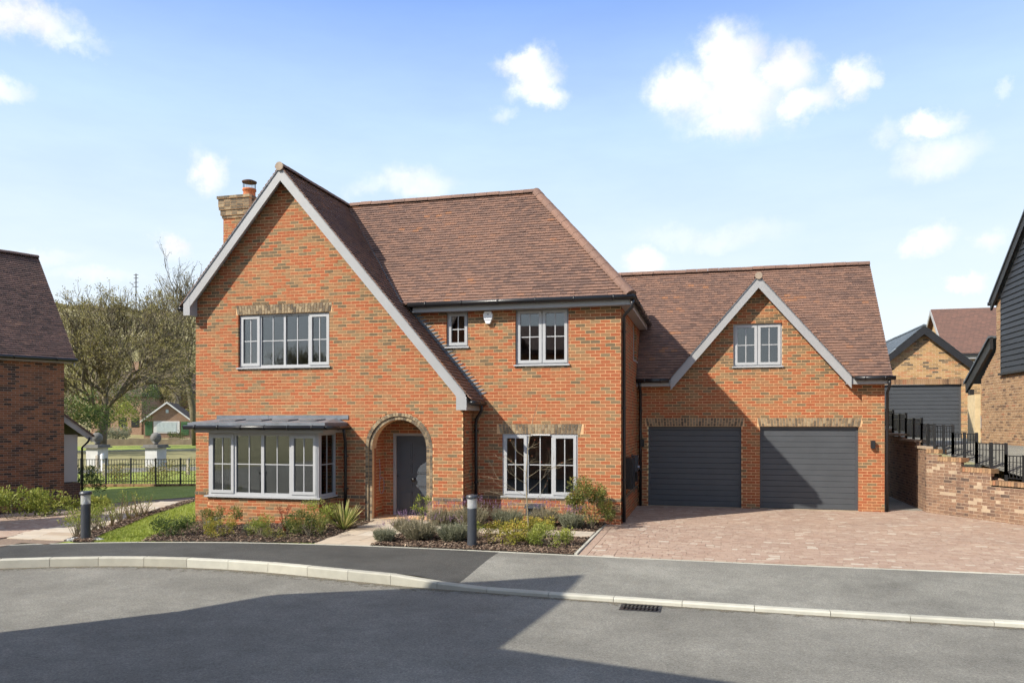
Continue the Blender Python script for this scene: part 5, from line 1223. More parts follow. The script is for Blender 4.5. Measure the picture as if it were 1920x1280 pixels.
m_ = MB(); m_.prism([eave + Vector((-.03, .03, .04)), apexB + Vector((-.03, 0, .06)), apexB + Vector((-.03, 0, .0)), eave + Vector((-.03, .03, -.02))], (9, 0, 0)); apx2 = apexB + Vector((0, -6.4, -6.4 * sB)); m_.prism([apx2, apexB, apexB - Vector((0, 0, .06)), apx2 - Vector((0, 0, .06))], (9, 0, 0)); part('roof', m_, 'slate_blue', bh)
m_ = MB(); m_.face([(XB + .02, YBE - .01, .6), (XB + 9, YBE - .01, .6), (XB + 9, YBE - .01, 5.8), (XB + .02, YBE - .01, 5.8)]); m_.face([(XB + .02, YBE, .6), (XB + .02, YBF, .6), (XB + .02, YBF, 6.5), (XB + .02, YBE - 6.2, 10.1), (XB + .02, YBE, 5.6)]); part('wall', m_, 'brick_surface_yellow', bh)
gutter(bh, [(XB - .16, YBE + .18, 5.70), (XB + 8, YBE + .18, 5.70)], .055, 0)
# open lean-to canopy at its back, on a timber post
m_ = MB(); p0, p1 = Vector((XB - .15, 24.95, 4.72)), Vector((XB - .15, 27.15, 3.50)); m_.prism([p0, p1, p1 - Vector((0, 0, .30)), p0 - Vector((0, 0, .34))], (.08, 0, 0)); part('bargeboard', m_, 'board_black', bh)
m_ = MB(); m_.prism([p0 + Vector((-.05, 0, .04)), p1 + Vector((-.05, .04, .04)), p1 + Vector((-.05, .04, -.02)), p0 + Vector((-.05, 0, -.02))], (3.2, 0, 0)); part('canopy_roof', m_, 'slate_blue', bh)
m_ = MB(); m_.box(XB - .12, XB + .0, 26.82, 26.98, 3.10, 3.30); part('beam', m_, 'board_black', bh)
m_ = MB(); m_.box(XB - .13, XB + .02, 26.3, 27.0, 1.55, 2.85); m_.box(XB - .13, XB + .02, 26.3, 27.0, 2.85, 3.12); part('timber_post', m_, 'timber_cream', bh)
# far house with red roof
fh = thing('far_house', 'distant pale brick house with red tiled roof between the garages', 'house', (17, 56, 1.7))
def fbx(name, x0, x1, y0, y1, z0, z1, mat, par=fh): m_ = MB(); m_.box(x0, x1, y0, y1, z0, z1); return part(name, m_, mat, par)
fy = 56.; fbx('wall', 15.3, 22, fy, fy + 6, 1.5, 7.0, 'brick_surface_yellow')
m_ = MB(); m_.prism([(15.25, fy, 7.0), (15.25, fy + 3, 9.9), (15.25, fy + 6, 7.0)], (.2, 0, 0)); part('wall', m_, 'brick_surface_yellow', fh)
m_ = MB(); m_.prism([(14.9, fy - .35, 6.75), (14.9, fy + 3, 10.05), (14.9, fy + 6.35, 6.75), (14.9, fy + 6.35, 6.6), (14.9, fy + 3, 9.9), (14.9, fy - .35, 6.6)], (8, 0, 0)); rf = part('roof', m_, 'roof_surface', fh)
m_ = MB(); m_.prism([(14.86, fy - .35, 6.72), (14.86, fy + 3, 10.02), (14.86, fy + 6.35, 6.72), (14.86, fy + 6.35, 6.4), (14.86, fy + 3, 9.7), (14.86, fy - .35, 6.4)], (.05, 0, 0)); part('bargeboard', m_, 'paint_grey', fh)
fbx('fascia', 15.3, 22, fy - .3, fy - .25, 6.35, 6.65, 'paint_grey'); fbx('gutter', 15.0, 22, fy - .42, fy - .3, 6.55, 6.68, 'plastic_black')
for xa in (16.4, 19.2):
    w_ = fbx('window', xa, xa + 1.2, fy - .05, fy + .05, 4.6, 6.2, 'paint_white')
    for i in range(3): fbx('pane', xa + .08 + i * .37, xa + .38 + i * .37, fy - .07, fy - .052, 4.7, 6.1, 'metal_black', w_)

# ------------------------------------------------------------------ left background: lawn, fence, pillars, bungalow, hill features
HEDGE = [(-11.55, 12.35), (-12.0, 12.9), (-13.4, 15.0), (-14.9, 17.85), (-17.0, 22.9), (-18.6, 26.9)]
mb = MB(); st_ = .6
for i in range(40):
    for j in range(30):
        x, y = -30 + i * st_, 12.1 + j * st_
        for reg in ([(-11.5, 12.2), (-7.3, 13.1), (-7.3, 17.5), (-12.1, 17.5), (-12.1, 30), (-19.9, 30), (-17.0, 22.9), (-14.9, 17.85), (-13.4, 15.0), (-12.0, 12.9)],): pass
        inside = True
        cxm, cym = x + st_ / 2, y + st_ / 2
        back_ = lerp_line(BACK, cxm)
        mb.face([(a, max(b, lerp_line(BACK, a) + .03), GZ(a, b) - .004) for a, b in ((x, y), (x + st_, y), (x + st_, y + st_), (x, y + st_))]) if cym > back_ - .3 and cxm < -7.3 else None
structure('lawn', mb, 'turf')
gb = MB(); rnd = random.Random(5)
def hx(y):
    for (a, b), (c, d) in zip(HEDGE, HEDGE[1:]):
        if b <= y <= d: return a + (c - a) * (y - b) / (d - b)
    return HEDGE[0][0] if y < HEDGE[0][1] else HEDGE[-1][0]
cnt = 0
while cnt < 42000:
    y = 12.3 + 15.5 * rnd.random() ** 1.6; x = hx(y) + .15 + rnd.random() * 9
    if x > -10.0 or y < lerp_line(BACK, x) + .06: continue
    if x > -12.25 and y > 16.3: continue
    if x > -10.9 + (y - 13) * -.35 + .25 : continue
    z = GZ(x, y) - .004; hgt = .025 + .03 * rnd.random(); w = rnd.random() * 6.28; lx, ly = math.cos(w) * .5 * hgt, math.sin(w) * .5 * hgt; wd = .004 + .004 * rnd.random()
    gb.face([(x - wd * math.sin(w), y + wd * math.cos(w), z), (x + wd * math.sin(w), y - wd * math.cos(w), z), (x + lx, y + ly, z + hgt)], rnd.random()); cnt += 1
o = part('grass', gb, 'leaf_grass', None); o['kind'] = 'stuff'; o['label'] = 'short mown grass of the front lawn'; o['category'] = 'grass'
# neighbour's paved forecourt
fc = MB()
for i in range(30):
    for j in range(26):
        x, y = -27 + i * .6, 9.5 + j * .6
        if x + .3 < hx(y + .3) - .15 and y > lerp_line(BACK, x) + .02 and y < 24.5 and (x - Cn.x) * nn_[0] + (y - Cn.y) * nn_[1] > -.6: fc.face([(a, b, GZ(a, b) + .006) for a, b in ((x, y), (x + .6, y), (x + .6, y + .6), (x, y + .6))])
nf = structure('forecourt', fc, 'joint_sand', 'pink paved forecourt of the neighbouring house')
FB = Pieces('paving_block', 'paving_block', 'paving')
y = 11.0; r = 0
while y < 20:
    x = -24.
    while x < -12.2:
        L = (.16, .2, .24)[int(hsh(r, int(x * 100), 6) * 3)]; x1 = x + L
        if y > lerp_line(BACK, x) + .12 and x1 < hx(y) - 1.75 - .0 * y and (x - Cn.x) * nn_[0] + (y - Cn.y) * nn_[1] > .9:
            cx_, cy_ = (x + x1) / 2, y + .08; a, b, ch = L / 2 - .003, .077, .012
            oc = [(-a + ch, -b), (a - ch, -b), (a, -b + ch), (a, b - ch), (a - ch, b), (-a + ch, b), (-a, b - ch), (-a, -b + ch)]
            FB.add(nf, (cx_, cy_, GZ(cx_, cy_) + .03), [(p, q, 0) for p, q in oc] + [(p, q, -.05) for p, q in oc], [tuple(range(8))] + [(8 + i, 8 + (i + 1) % 8, (i + 1) % 8, i) for i in range(8)], hsh(r, int(x * 100), 8), (0, 0, 1), L * .16)
        x = x1
    y += .16; r += 1
FB.finish()
i = 0; y = 12.35
while y < 22:
    xh = hx(y + .3) - .28
    for w_, x1 in ((.72, xh), (.62, xh - .74)):
        s_ = MB(); x0 = x1 - w_; z = GZ((x0 + x1) / 2, y + .3) + .034; sk = .32
        s_.prism([(x0, y, z), (x1, y, z), (x1 - sk, y + .585, z - .02), (x0 - sk, y + .585, z - .02)], (0, 0, -.06), hsh(i, 66)); part('paving_slab', s_, 'flagstone', nf); i += 1
    y += .6
# planting strip of bark under the young hedge
def chips(polyfn, n_, zf, seed, name, lab, size=(.02, .07)):
    rr = random.Random(seed); m_ = MB(); k = 0
    while k < n_:
        p = polyfn(rr)
        if p is None: continue
        x, y = p; L = size[0] + (size[1] - size[0]) * rr.random() ** 1.5; W_ = L * (.22 + .3 * rr.random()); a = rr.random() * 6.28; tl = (rr.random() - .5) * 1.1
        d = Vector((math.cos(a) * math.cos(tl), math.sin(a) * math.cos(tl), math.sin(tl))); sd = Vector((-math.sin(a), math.cos(a), (rr.random() - .5) * .8)).normalized(); up = d.cross(sd)
        m_.obox((x, y, zf(x, y) + .006 + .022 * rr.random()), d * L / 2, sd * W_ / 2, up * .004, rr.random() ** 1.3); k += 1
    o = part(name, m_, 'bark_chip', None); o['kind'] = 'stuff'; o['label'] = lab; o['category'] = 'bark mulch'; return o
bs = MB()
for i in range(60):
    y0, y1 = 12.25 + i * .22, 12.47 + i * .22
    bs.face([(hx(y0) - .26, y0, GZ(hx(y0), y0) + .014), (hx(y0) + .16, y0, GZ(hx(y0), y0) + .014), (hx(y1) + .16, y1, GZ(hx(y1), y1) + .014), (hx(y1) - .26, y1, GZ(hx(y1), y1) + .014)])
structure('hedge_bed', bs, 'soil')
def pf(rr): y = 12.3 + 12.5 * rr.random() ** 1.7; return hx(y) - .26 + .44 * rr.random(), y
chips(pf, 2600, lambda x, y: GZ(x, y) + .014, 11, 'bark_mulch', 'bark mulch under the young hedge', (.03, .09))
# iron boundary fence on a low brick wall
fx0, fx1 = Vector((-27.2, 27.1, -.46)), Vector((-19.4, 29.1, -.34))
lw = thing('low_wall', 'low brick wall under the boundary fence behind the lawn', 'wall', ((fx0.x + fx1.x) / 2, 28.2, -.8))
LBK = Pieces('brick', 'brick_retaining', 'brickwork'); dF = (fx1 - fx0).to_2d().normalized(); dFt = (dF.x, dF.y); nF = (dF.y, -dF.x)
wl_ = put('wall_face', bpy.data.meshes.new('wall_face'), lw); wl_.data.materials.append(MAT['mortar_pale']); ml_ = MB(); LF = (fx1 - fx0).to_2d().length
masonry(LBK, ml_, wl_, (fx0.x, fx0.y), dFt, nF, lambda z: [(0, LF)], -1.0, 7, 81)
for i in range(int(LF / .075)): brick(LBK, wl_, (fx0.x, fx0.y), dFt, nF, i * .075 + .004, i * .075 + .07, -.47, -.365, hsh(i, 82), .012, depth=.22, mat='brick_buff_multi')
fill(wl_, ml_); LBK.finish()
fe = thing('iron_fence', 'black iron bar fence on the low wall behind the lawn', 'fence', ((fx0.x + fx1.x) / 2, 28.2, -.36))
def FP(u): return fx0.x + dF.x * u + nF[0] * -.1, fx0.y + dF.y * u - nF[1] * .1
for zz_ in (.68, -.24):
    m_ = MB(); m_.beam((*FP(0), zz_), (*FP(LF), zz_), .012, .03); part('rail', m_, 'metal_black', fe)
u = .2; k = 0
while u < LF:
    x, y = FP(u); r_ = .028 if k % 9 == 0 else .008; m_ = MB(); m_.box(x - r_, x + r_, y - r_, y + r_, -.36, .74 if k % 9 == 0 else .70); part('post' if k % 9 == 0 else 'bar', m_, 'metal_black', fe); u += .118; k += 1
# gate pillars with ball finials
for (x, y, lab) in ((-34.48, 37.67, 'white rendered gate pillar with weathered finial, under the big tree'), (-31.17, 38.51, 'white rendered gate pillar with a stone ball finial, facing the bungalow')):
    g_ = thing('gate_pillar', lab, 'pillar', (x, y, -.6), 'pair of gate pillars'); m_ = MB(); m_.box(x - .40, x + .40, y - .40, y + .40, -.9, .78); part('shaft', m_, 'render_white', g_)
    m_ = MB(); m_.box(x - .56, x + .56, y - .56, y + .56, .78, .86); m_.box(x - .48, x + .48, y - .48, y + .48, .86, .96); part('cap', m_, 'stone_dark', g_)
    m_ = MB(); m_.lathe([(.14, .96), (.12, 1.04), (.20, 1.12)] + [(.31 * math.sin(t * math.pi / 10), 1.36 - .31 * math.cos(t * math.pi / 10)) for t in range(2, 10)], 14, (x, y)); part('ball_finial', m_, 'stone_dark', g_, True)
# timber posts beside the lane
for i, (x, y, h_, lab) in enumerate(((-31.9, 35.2, 1.05, 'slim white marker post between the gate pillars'), (-29.4, 32.6, .9, 'short pale timber post behind the fence, near the first pillar'), (-25.9, 34.4, 1.1, 'weathered timber post behind the fence, near the house corner'), (-33.3, 36.4, .85, 'leaning grey post beside the lane verge'))):
    m_ = MB(); b_ = GZ(x, y) - .2; m_.box(x - .07, x + .07, y - .07, y + .07, b_, b_ + h_); m_.prism([(x - .07, y - .07, b_ + h_), (x + .07, y - .07, b_ + h_), (x, y, b_ + h_ + .08)], (0, .13, 0)); o = part('timber_post', m_, 'timber_weathered' if i else 'paint_white', None); tag(o, lab, 'post')
# lane beyond
m_ = MB()
def band(r0, r1, a0, a1, dz_):
    q = []
    for i in range(25):
        a = R(a0 + (a1 - a0) * i / 24); q.append([(r_ * math.sin(a), r_ * math.cos(a)) for r_ in (r0, r1)])
    for A, B in zip(q, q[1:]): m_.face([(p[0], p[1], GZ(*p) + dz_) for p in (A[0], B[0], B[1], A[1])])
band(46, 68, -52, -24, .03); structure('lane', m_, 'tarmac_road', 'sunlit lane beyond the gate pillars')
m_ = MB(); band(68, 80, -52, -24, .02); structure('verge', m_, 'turf', 'green verge beside the lane')
m_ = MB(); band(30.5, 46, -50, -24, .02); structure('rough_verge', m_, 'turf', 'rough grass behind the fence')
# bungalow
bg_ = thing('bungalow', 'small brown brick bungalow with white bargeboards and green shutters across the lane', 'bungalow', (-61, 77.4, .1))
bd = Vector((.86, .51, 0)); bn = Vector((.51, -.86, 0)); bo = Vector((-61.1, 77.4, 0))
def BP(u, q, z): p = bo + bd * u - bn * q; return (p.x, p.y, z)
def bbx(name, u0, u1, q0, q1, z0, z1, mat, par): i = MB(); i.box(u0, u1, q0, q1, z0, z1); i.v = [BP(*p) for p in i.v]; return part(name, i, mat, par)
m_ = MB(); m_.prism([BP(-2.5, 0, -.3), BP(2.5, 0, -.3), BP(2.5, 0, 2.55), BP(0, 0, 4.4), BP(-2.5, 0, 2.55)], tuple(-bn * 9)); part('wall', m_, 'brick_surface_old', bg_)
m_ = MB(); m_.prism([BP(-2.8, -.3, 2.35), BP(0, -.3, 4.6), BP(2.8, -.3, 2.35), BP(2.8, -.3, 2.2), BP(0, -.3, 4.45), BP(-2.8, -.3, 2.2)], tuple(-bn * 9.5)); part('roof', m_, 'roof_surface_brown', bg_)
for s_ in (-1, 1): m_ = MB(); m_.prism([BP(0, -.34, 4.62), BP(s_ * 2.85, -.34, 2.35), BP(s_ * 2.85, -.34, 2.15), BP(0, -.34, 4.40)], tuple(-bn * .05)); part('bargeboard', m_, 'paint_white', bg_)
w_ = bbx('window', -1.45, 1.35, -.06, .02, .95, 2.35, 'paint_white', bg_); bbx('curtain', -1.1, 1.0, -.075, -.062, 1.1, 2.2, 'curtain', w_)
for i in range(5): bbx('curtain_fold', -1.0 + i * .45, -.8 + i * .45, -.082, -.076, 1.1, 2.18, 'curtain', w_)
for a, b in ((-2.35, -1.55), (1.5, 2.35)):
    sh = bbx('shutter', a, b, -.05, .01, .7, 2.3, 'green_paint', bg_)
    for i in range(7): bbx('louvre', a + .06, b - .06, -.085, -.052, .78 + i * .21, .90 + i * .21, 'green_paint', sh)
bbx('vent', -.15, .15, -.05, .01, 3.3, 3.7, 'curtain', bg_)
gw = thing('stone_garden_wall', 'long low stone garden wall in front of the bungalow', 'wall', (-58, 70, 0)); m_ = MB()
for i in range(14):
    a = R(-42.5 + i * .62); b = R(-42.5 + (i + 1) * .62); h_ = .55 + .2 * hsh(i, 7); m_.prism([(81.5 * math.sin(a), 81.5 * math.cos(a), -.2), (81.5 * math.sin(b), 81.5 * math.cos(b), -.2), (81.5 * math.sin(b), 81.5 * math.cos(b), h_), (81.5 * math.sin(a), 81.5 * math.cos(a), h_)], (-.25, .3, 0))
part('stonework', m_, 'stone_buff', gw)
# old houses half hidden by the trees
def cottage(name, lab, px, z, w, dpt, hw, hr, mat, yaw, zb, chim=True):
    u = (px - 960) / FPX; x, y = z * (-sY + u * cY), z * (cY + u * sY); t = thing(name, lab, 'house', (x, y, zb), 'old houses beyond the trees'); d = Vector((math.cos(yaw), math.sin(yaw), 0)); n_ = Vector((d.y, -d.x, 0)); o_ = Vector((x, y, zb))
    def P(a, b, c): p = o_ + d * a - n_ * b; return (p.x, p.y, p.z + c)
    m_ = MB(); m_.prism([P(-w, 0, -.5), P(w, 0, -.5), P(w, 0, hw), P(-w, 0, hw)], tuple(-n_ * dpt)); part('wall', m_, mat, t)
    m_ = MB(); m_.face([P(-w - .2, -.3, hw), P(w + .2, -.3, hw), P(w * .55, dpt / 2, hw + hr), P(-w * .55, dpt / 2, hw + hr)]); m_.face([P(w + .2, -.3, hw), P(w + .2, dpt + .3, hw), P(w * .55, dpt / 2, hw + hr)]); m_.face([P(-w - .2, -.3, hw), P(-w * .55, dpt / 2, hw + hr), P(-w - .2, dpt + .3, hw)]); m_.face([P(-w - .2, dpt + .3, hw), P(-w * .55, dpt / 2, hw + hr), P(w * .55, dpt / 2, hw + hr), P(w + .2, dpt + .3, hw)]); rf = part('roof', m_, 'roof_surface_brown', t)
    if chim: m_ = MB(); m_.prism([P(w * .2, dpt * .45, hw + hr * .6), P(w * .2 + .8, dpt * .45, hw + hr * .6), P(w * .2 + .8, dpt * .45, hw + hr + 1.2), P(w * .2, dpt * .45, hw + hr + 1.2)], tuple(-n_ * .8)); part('chimney', m_, mat, rf)
    for a in (-.55, .1, .6): m_ = MB(); m_.prism([P(w * a, -.04, 1.), P(w * a + .9, -.04, 1.), P(w * a + .9, -.04, 2.2), P(w * a, -.04, 2.2)], tuple(-n_ * .1)); part('window', m_, 'metal_black', t)
cottage('old_house', 'old red brick house half hidden behind the big bare tree', 218, 96, 3.0, 8, 4.8, 3.4, 'brick_surface_old', .35, .6)
cottage('old_house', 'pale stone house with brown roof above the bungalow', 272, 118, 4.2, 8, 5.2, 3.6, 'stone_buff', .5, 2.2)
cottage('old_house', 'brown roofed house beside the second bare tree', 345, 125, 5., 8, 4.2, 3.6, 'brick_surface_old', .2, 2.4)
# radio mast on the skyline
d = skydir(255, 612); rr_ = 400; mx_, my_ = d.x * rr_, d.y * rr_; mzz = hill(mx_, my_) + GZ(mx_, my_)
ms = thing('radio_mast', 'thin radio mast on the hill skyline above the trees', 'mast', (mx_, my_, mzz)); m_ = MB(); m_.tube([(mx_, my_, mzz - 1), (mx_, my_, mzz + 18)], .25, 6); part('pole', m_, 'iron', ms); m_ = MB()
for h_ in (12, 14, 16, 17.5): m_.beam((mx_ - 1.2, my_, mzz + h_), (mx_ + 1.2, my_, mzz + h_), .25, .25)
part('aerial', m_, 'iron', ms)

# ------------------------------------------------------------------ garden: paths, beds, plants
def slabs(name, lab, rows):
    base = MB(); o = bpy.data.objects.new(name, None); COL.objects.link(o); o['kind'] = 'structure'; o['label'] = lab
    for i, (x0, x1, y0, y1, z) in enumerate(rows):
        s_ = MB(); s_.prism([(x0 + .006, y0 + .006, z), (x1 - .006, y0 + .006, z), (x1 - .006, y1 - .006, z), (x0 + .006, y1 - .006, z)], (0, 0, -.06), hsh(i, 17, len(lab))); part('paving_slab', s_, 'flagstone', o)
rows = []; y = 13.24; k = 0
while y < 16.4:
    h_ = (.45, .6, .6)[k % 3]; h_ = min(h_, 16.46 - y); sp = (-6.66, -6.50, -6.85)[k % 3]
    rows += [(-7.22 - .03 * k, sp, y, y + h_, .012 + .006 * k), (sp, -6.08, y, y + h_, .012 + .006 * k)]; y += h_; k += 1
slabs('path', 'buff stone slab path to the arched porch', rows)
rows = [(a, b, 15.18, 15.86, .035) for a, b in ((-6.06, -5.3), (-5.3, -4.4), (-4.4, -3.8), (-3.8, -2.95), (-2.95, -2.26))]
slabs('side_path', 'buff stone slab path through the planting to the drive', rows)
BEDA = [(-10.55, 12.60), (-8.7, 13.0), (-7.2, 13.2), (-7.35, 16.5), (-12.15, 16.5), (-11.9, 15.2), (-11.0, 13.5)]
BEDB = [(-6.08, 13.26), (-2.26, 13.19), (-2.26, 15.16), (-6.08, 15.16)]; BEDC = [(-6.08, 15.88), (-2.26, 15.88), (-2.2, 17.2), (-6.08, 17.2)]
def inpoly(p, poly):
    c = False
    for i in range(len(poly)):
        (x0, y0), (x1, y1) = poly[i], poly[i - 1]
        if (y0 > p[1]) != (y1 > p[1]) and p[0] < (x1 - x0) * (p[1] - y0) / (y1 - y0) + x0: c = not c
    return c
def bz(x, y): return GZ(x, y) + .012 + (.05 * smooth((x + 4) / 2) * smooth((y - 15.9) / 1.2))
for bed, sd in ((BEDA, 1), (BEDB, 2), (BEDC, 3)):
    structure('planting_bed', sheet(bed, bz, .5), 'soil')
    xs = [p[0] for p in bed]; ys = [p[1] for p in bed]
    def pf(rr, bed=bed, xs=xs, ys=ys):
        p = (rr.uniform(min(xs), max(xs)), min(ys) + (max(ys) - min(ys)) * rr.random() ** 1.25)
        return p if inpoly(p, bed) else None
    chips(pf, {1: 5200, 2: 5200, 3: 3200}[sd], bz, 20 + sd, 'bark_mulch', ('bark mulch in the bed before the bay window', 'bark mulch round the lamp post and sapling', 'bark mulch along the house wall')[sd - 1])

def leaf(m_, p, d, up, L, W_, tn):
    d = Vector(d).normalized(); s_ = d.cross(Vector(up))
    s_ = s_.normalized() if s_.length > 1e-4 else d.orthogonal().normalized()
    n_ = s_.cross(d); p = Vector(p); m_.face([p, p + d * L * .5 + s_ * W_ / 2 + n_ * W_ * .15, p + d * L, p + d * L * .5 - s_ * W_ / 2 + n_ * W_ * .15], tn)
def rv(rr): 
    while True:
        v = Vector((rr.uniform(-1, 1), rr.uniform(-1, 1), rr.uniform(-1, 1)))
        if .05 < v.length < 1: return v.normalized()
def shrub(lab, x, y, rad, hgt, n_, leafL, mat, cat='shrub', seed=1, leafW=.45, clumps=16, upright=.5, stems=9, smat='bark_pale', group='shrubs planted in the front garden', z=None, low=.12, flowers=0, fmat='flower_purple', base_gap=.15):
    rr = random.Random(seed * 77 + 5); z0 = bz(x, y) if z is None else z
    t = thing('shrub', lab, cat, (x, y, z0), group); f_ = MB(); s_ = MB(); cl = []
    for i in range(clumps):
        a = rr.random() * 6.28; r_ = rad * (.25 + .62 * math.sqrt(rr.random())); hh = hgt * (low + (.86 - low) * rr.random() ** .8) * (1 - .35 * (r_ / rad) ** 2)
        cl.append((Vector((x + r_ * math.cos(a), y + r_ * math.sin(a), z0 + hh)), rad * (.20 + .16 * rr.random()), rr.uniform(-.18, .18)))
    for c, cr, ct in cl:
        for i in range(n_ // clumps):
            v = rv(rr); p = c + v * cr * rr.random() ** .4
            if p.z < z0 + .02: continue
            d = (v * .8 + Vector((0, 0, upright)) + rv(rr) * .6)
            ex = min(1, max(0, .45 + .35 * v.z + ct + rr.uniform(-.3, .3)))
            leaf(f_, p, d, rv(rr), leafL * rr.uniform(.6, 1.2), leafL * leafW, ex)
    for i in range(stems):
        c = cl[i % clumps][0]; b = Vector((x + rr.uniform(-.12, .12) * rad, y + rr.uniform(-.12, .12) * rad, z0 - .02)); mid = b.lerp(c, .5) + Vector((0, 0, .08 * hgt)); s_.tube([b, mid, c], [.008, .006, .003], 4)
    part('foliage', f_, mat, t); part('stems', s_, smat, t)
    if flowers:
        q = MB()
        for i in range(flowers):
            c, cr, _ = cl[rr.randrange(clumps)]; p = c + Vector((rr.uniform(-cr, cr), rr.uniform(-cr, cr), cr * .7)); tp = p + Vector((rr.uniform(-.05, .05), rr.uniform(-.05, .05), rr.uniform(.05, .13)))
            for k in range(9):
                pp = p.lerp(tp, k / 9); leaf(q, pp, rv(rr) + Vector((0, 0, .5)), rv(rr), .018, .012, rr.random())
        part('flowers', q, fmat, t, kind='stuff')
    return t
def spiky(lab, x, y, rad, hgt, n_, mat, seed, w=.02, cat='shrub', z=None, droop=.5, group='shrubs planted in the front garden', upr=.15):
    rr = random.Random(seed); z0 = bz(x, y) if z is None else z; t = thing('spiky_plant', lab, cat, (x, y, z0), group); f_ = MB()
    for i in range(n_):
        a = rr.random() * 6.28; e = upr + (1 - upr) * rr.random() ** .7; L = hgt * rr.uniform(.7, 1.1); d = Vector((math.cos(a) * math.cos(e * 1.5), math.sin(a) * math.cos(e * 1.5), math.sin(e * 1.5)))
        P = Vector((x + .03 * math.cos(a), y + .03 * math.sin(a), z0)); s_ = Vector((-math.sin(a), math.cos(a), 0)); pts = []
        for k in range(6):
            tt = k / 5; pts.append(P + d * L * tt - Vector((0, 0, droop * L * tt * tt * .5 * (1 - e * .7)))); 
        tn = rr.uniform(.3, 1)
        for k in range(5):
            wa, wb = w * (1 - (k / 5) ** 2) * .5 + .002, w * (1 - ((k + 1) / 5) ** 2) * .5 + .0005
            f_.face([pts[k] - s_ * wa, pts[k] + s_ * wa * .0, pts[k + 1] + s_ * wb * .0, pts[k + 1] - s_ * wb], tn); f_.face([pts[k] + s_ * wa * .0, pts[k] + s_ * wa, pts[k + 1] + s_ * wb, pts[k + 1] + s_ * wb * .0], max(0, tn - .25))
    part('blades', f_, mat, t); return t
def lavender(lab, x, y, rad, hgt, n_, mat, seed, purple=60, z=None):
    hgt *= .82; rad *= .92; rr = random.Random(seed); z0 = bz(x, y) if z is None else z; t = thing('lavender', lab, 'lavender', (x, y, z0), 'lavender clumps in the front garden'); f_ = MB(); q = MB()
    for i in range(n_):
        a = rr.random() * 6.28; r_ = rad * math.sqrt(rr.random()); lean = r_ / rad * .75; b = Vector((x + r_ * .55 * math.cos(a), y + r_ * .55 * math.sin(a), z0 + hgt * .25 * rr.random()))
        d = Vector((math.cos(a) * lean + rr.uniform(-.3, .3), math.sin(a) * lean + rr.uniform(-.3, .3), 1)).normalized(); L = hgt * rr.uniform(.35, .75)
        leaf(f_, b, d, rv(rr), L, .007 + .008 * rr.random(), rr.random())
        for k in range(3): leaf(f_, b + d * L * rr.uniform(.1, .9), d * .6 + rv(rr), rv(rr), .05, .010, rr.random())
    for i in range(purple):
        a = rr.random() * 6.28; r_ = rad * math.sqrt(rr.random()) * .9; b = Vector((x + r_ * math.cos(a), y + r_ * math.sin(a), z0 + hgt * .55)); d = Vector((rr.uniform(-.35, .35), rr.uniform(-.35, .35), 1)).normalized(); L = hgt * rr.uniform(.25, .55); leaf(f_, b, d, rv(rr), L, .005, .9)
        for k in range(7): leaf(q, b + d * (L + .012 * k), rv(rr), rv(rr), .018, .014, rr.random())
    part('foliage', f_, mat, t)
    if purple: part('flowers', q, 'flower_purple', t, kind='stuff')
# before the bay
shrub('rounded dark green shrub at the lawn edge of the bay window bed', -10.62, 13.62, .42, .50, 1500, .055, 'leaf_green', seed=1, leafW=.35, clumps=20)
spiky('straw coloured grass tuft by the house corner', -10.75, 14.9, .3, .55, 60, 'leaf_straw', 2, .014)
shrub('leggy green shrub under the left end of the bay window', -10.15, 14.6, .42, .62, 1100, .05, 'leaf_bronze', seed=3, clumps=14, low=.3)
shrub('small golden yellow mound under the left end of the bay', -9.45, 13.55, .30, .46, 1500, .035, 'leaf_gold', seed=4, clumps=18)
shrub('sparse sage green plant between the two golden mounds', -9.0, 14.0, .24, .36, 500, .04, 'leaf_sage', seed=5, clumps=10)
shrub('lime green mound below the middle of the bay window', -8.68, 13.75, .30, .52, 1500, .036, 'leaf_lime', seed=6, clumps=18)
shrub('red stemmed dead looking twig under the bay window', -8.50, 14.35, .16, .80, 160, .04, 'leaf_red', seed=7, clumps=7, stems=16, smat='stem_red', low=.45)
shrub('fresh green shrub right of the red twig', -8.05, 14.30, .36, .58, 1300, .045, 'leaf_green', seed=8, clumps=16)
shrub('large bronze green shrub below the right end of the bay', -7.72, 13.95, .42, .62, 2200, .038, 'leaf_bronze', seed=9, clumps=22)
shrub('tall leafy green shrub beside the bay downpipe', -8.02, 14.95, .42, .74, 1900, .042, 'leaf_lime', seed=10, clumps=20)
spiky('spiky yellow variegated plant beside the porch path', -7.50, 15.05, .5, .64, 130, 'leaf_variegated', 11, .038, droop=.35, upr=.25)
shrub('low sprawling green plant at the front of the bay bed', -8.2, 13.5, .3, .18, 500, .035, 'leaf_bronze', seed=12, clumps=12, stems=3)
shrub('small dark green plant in front of the house corner', -10.0, 14.05, .2, .36, 420, .04, 'leaf_sage', seed=13, clumps=9)
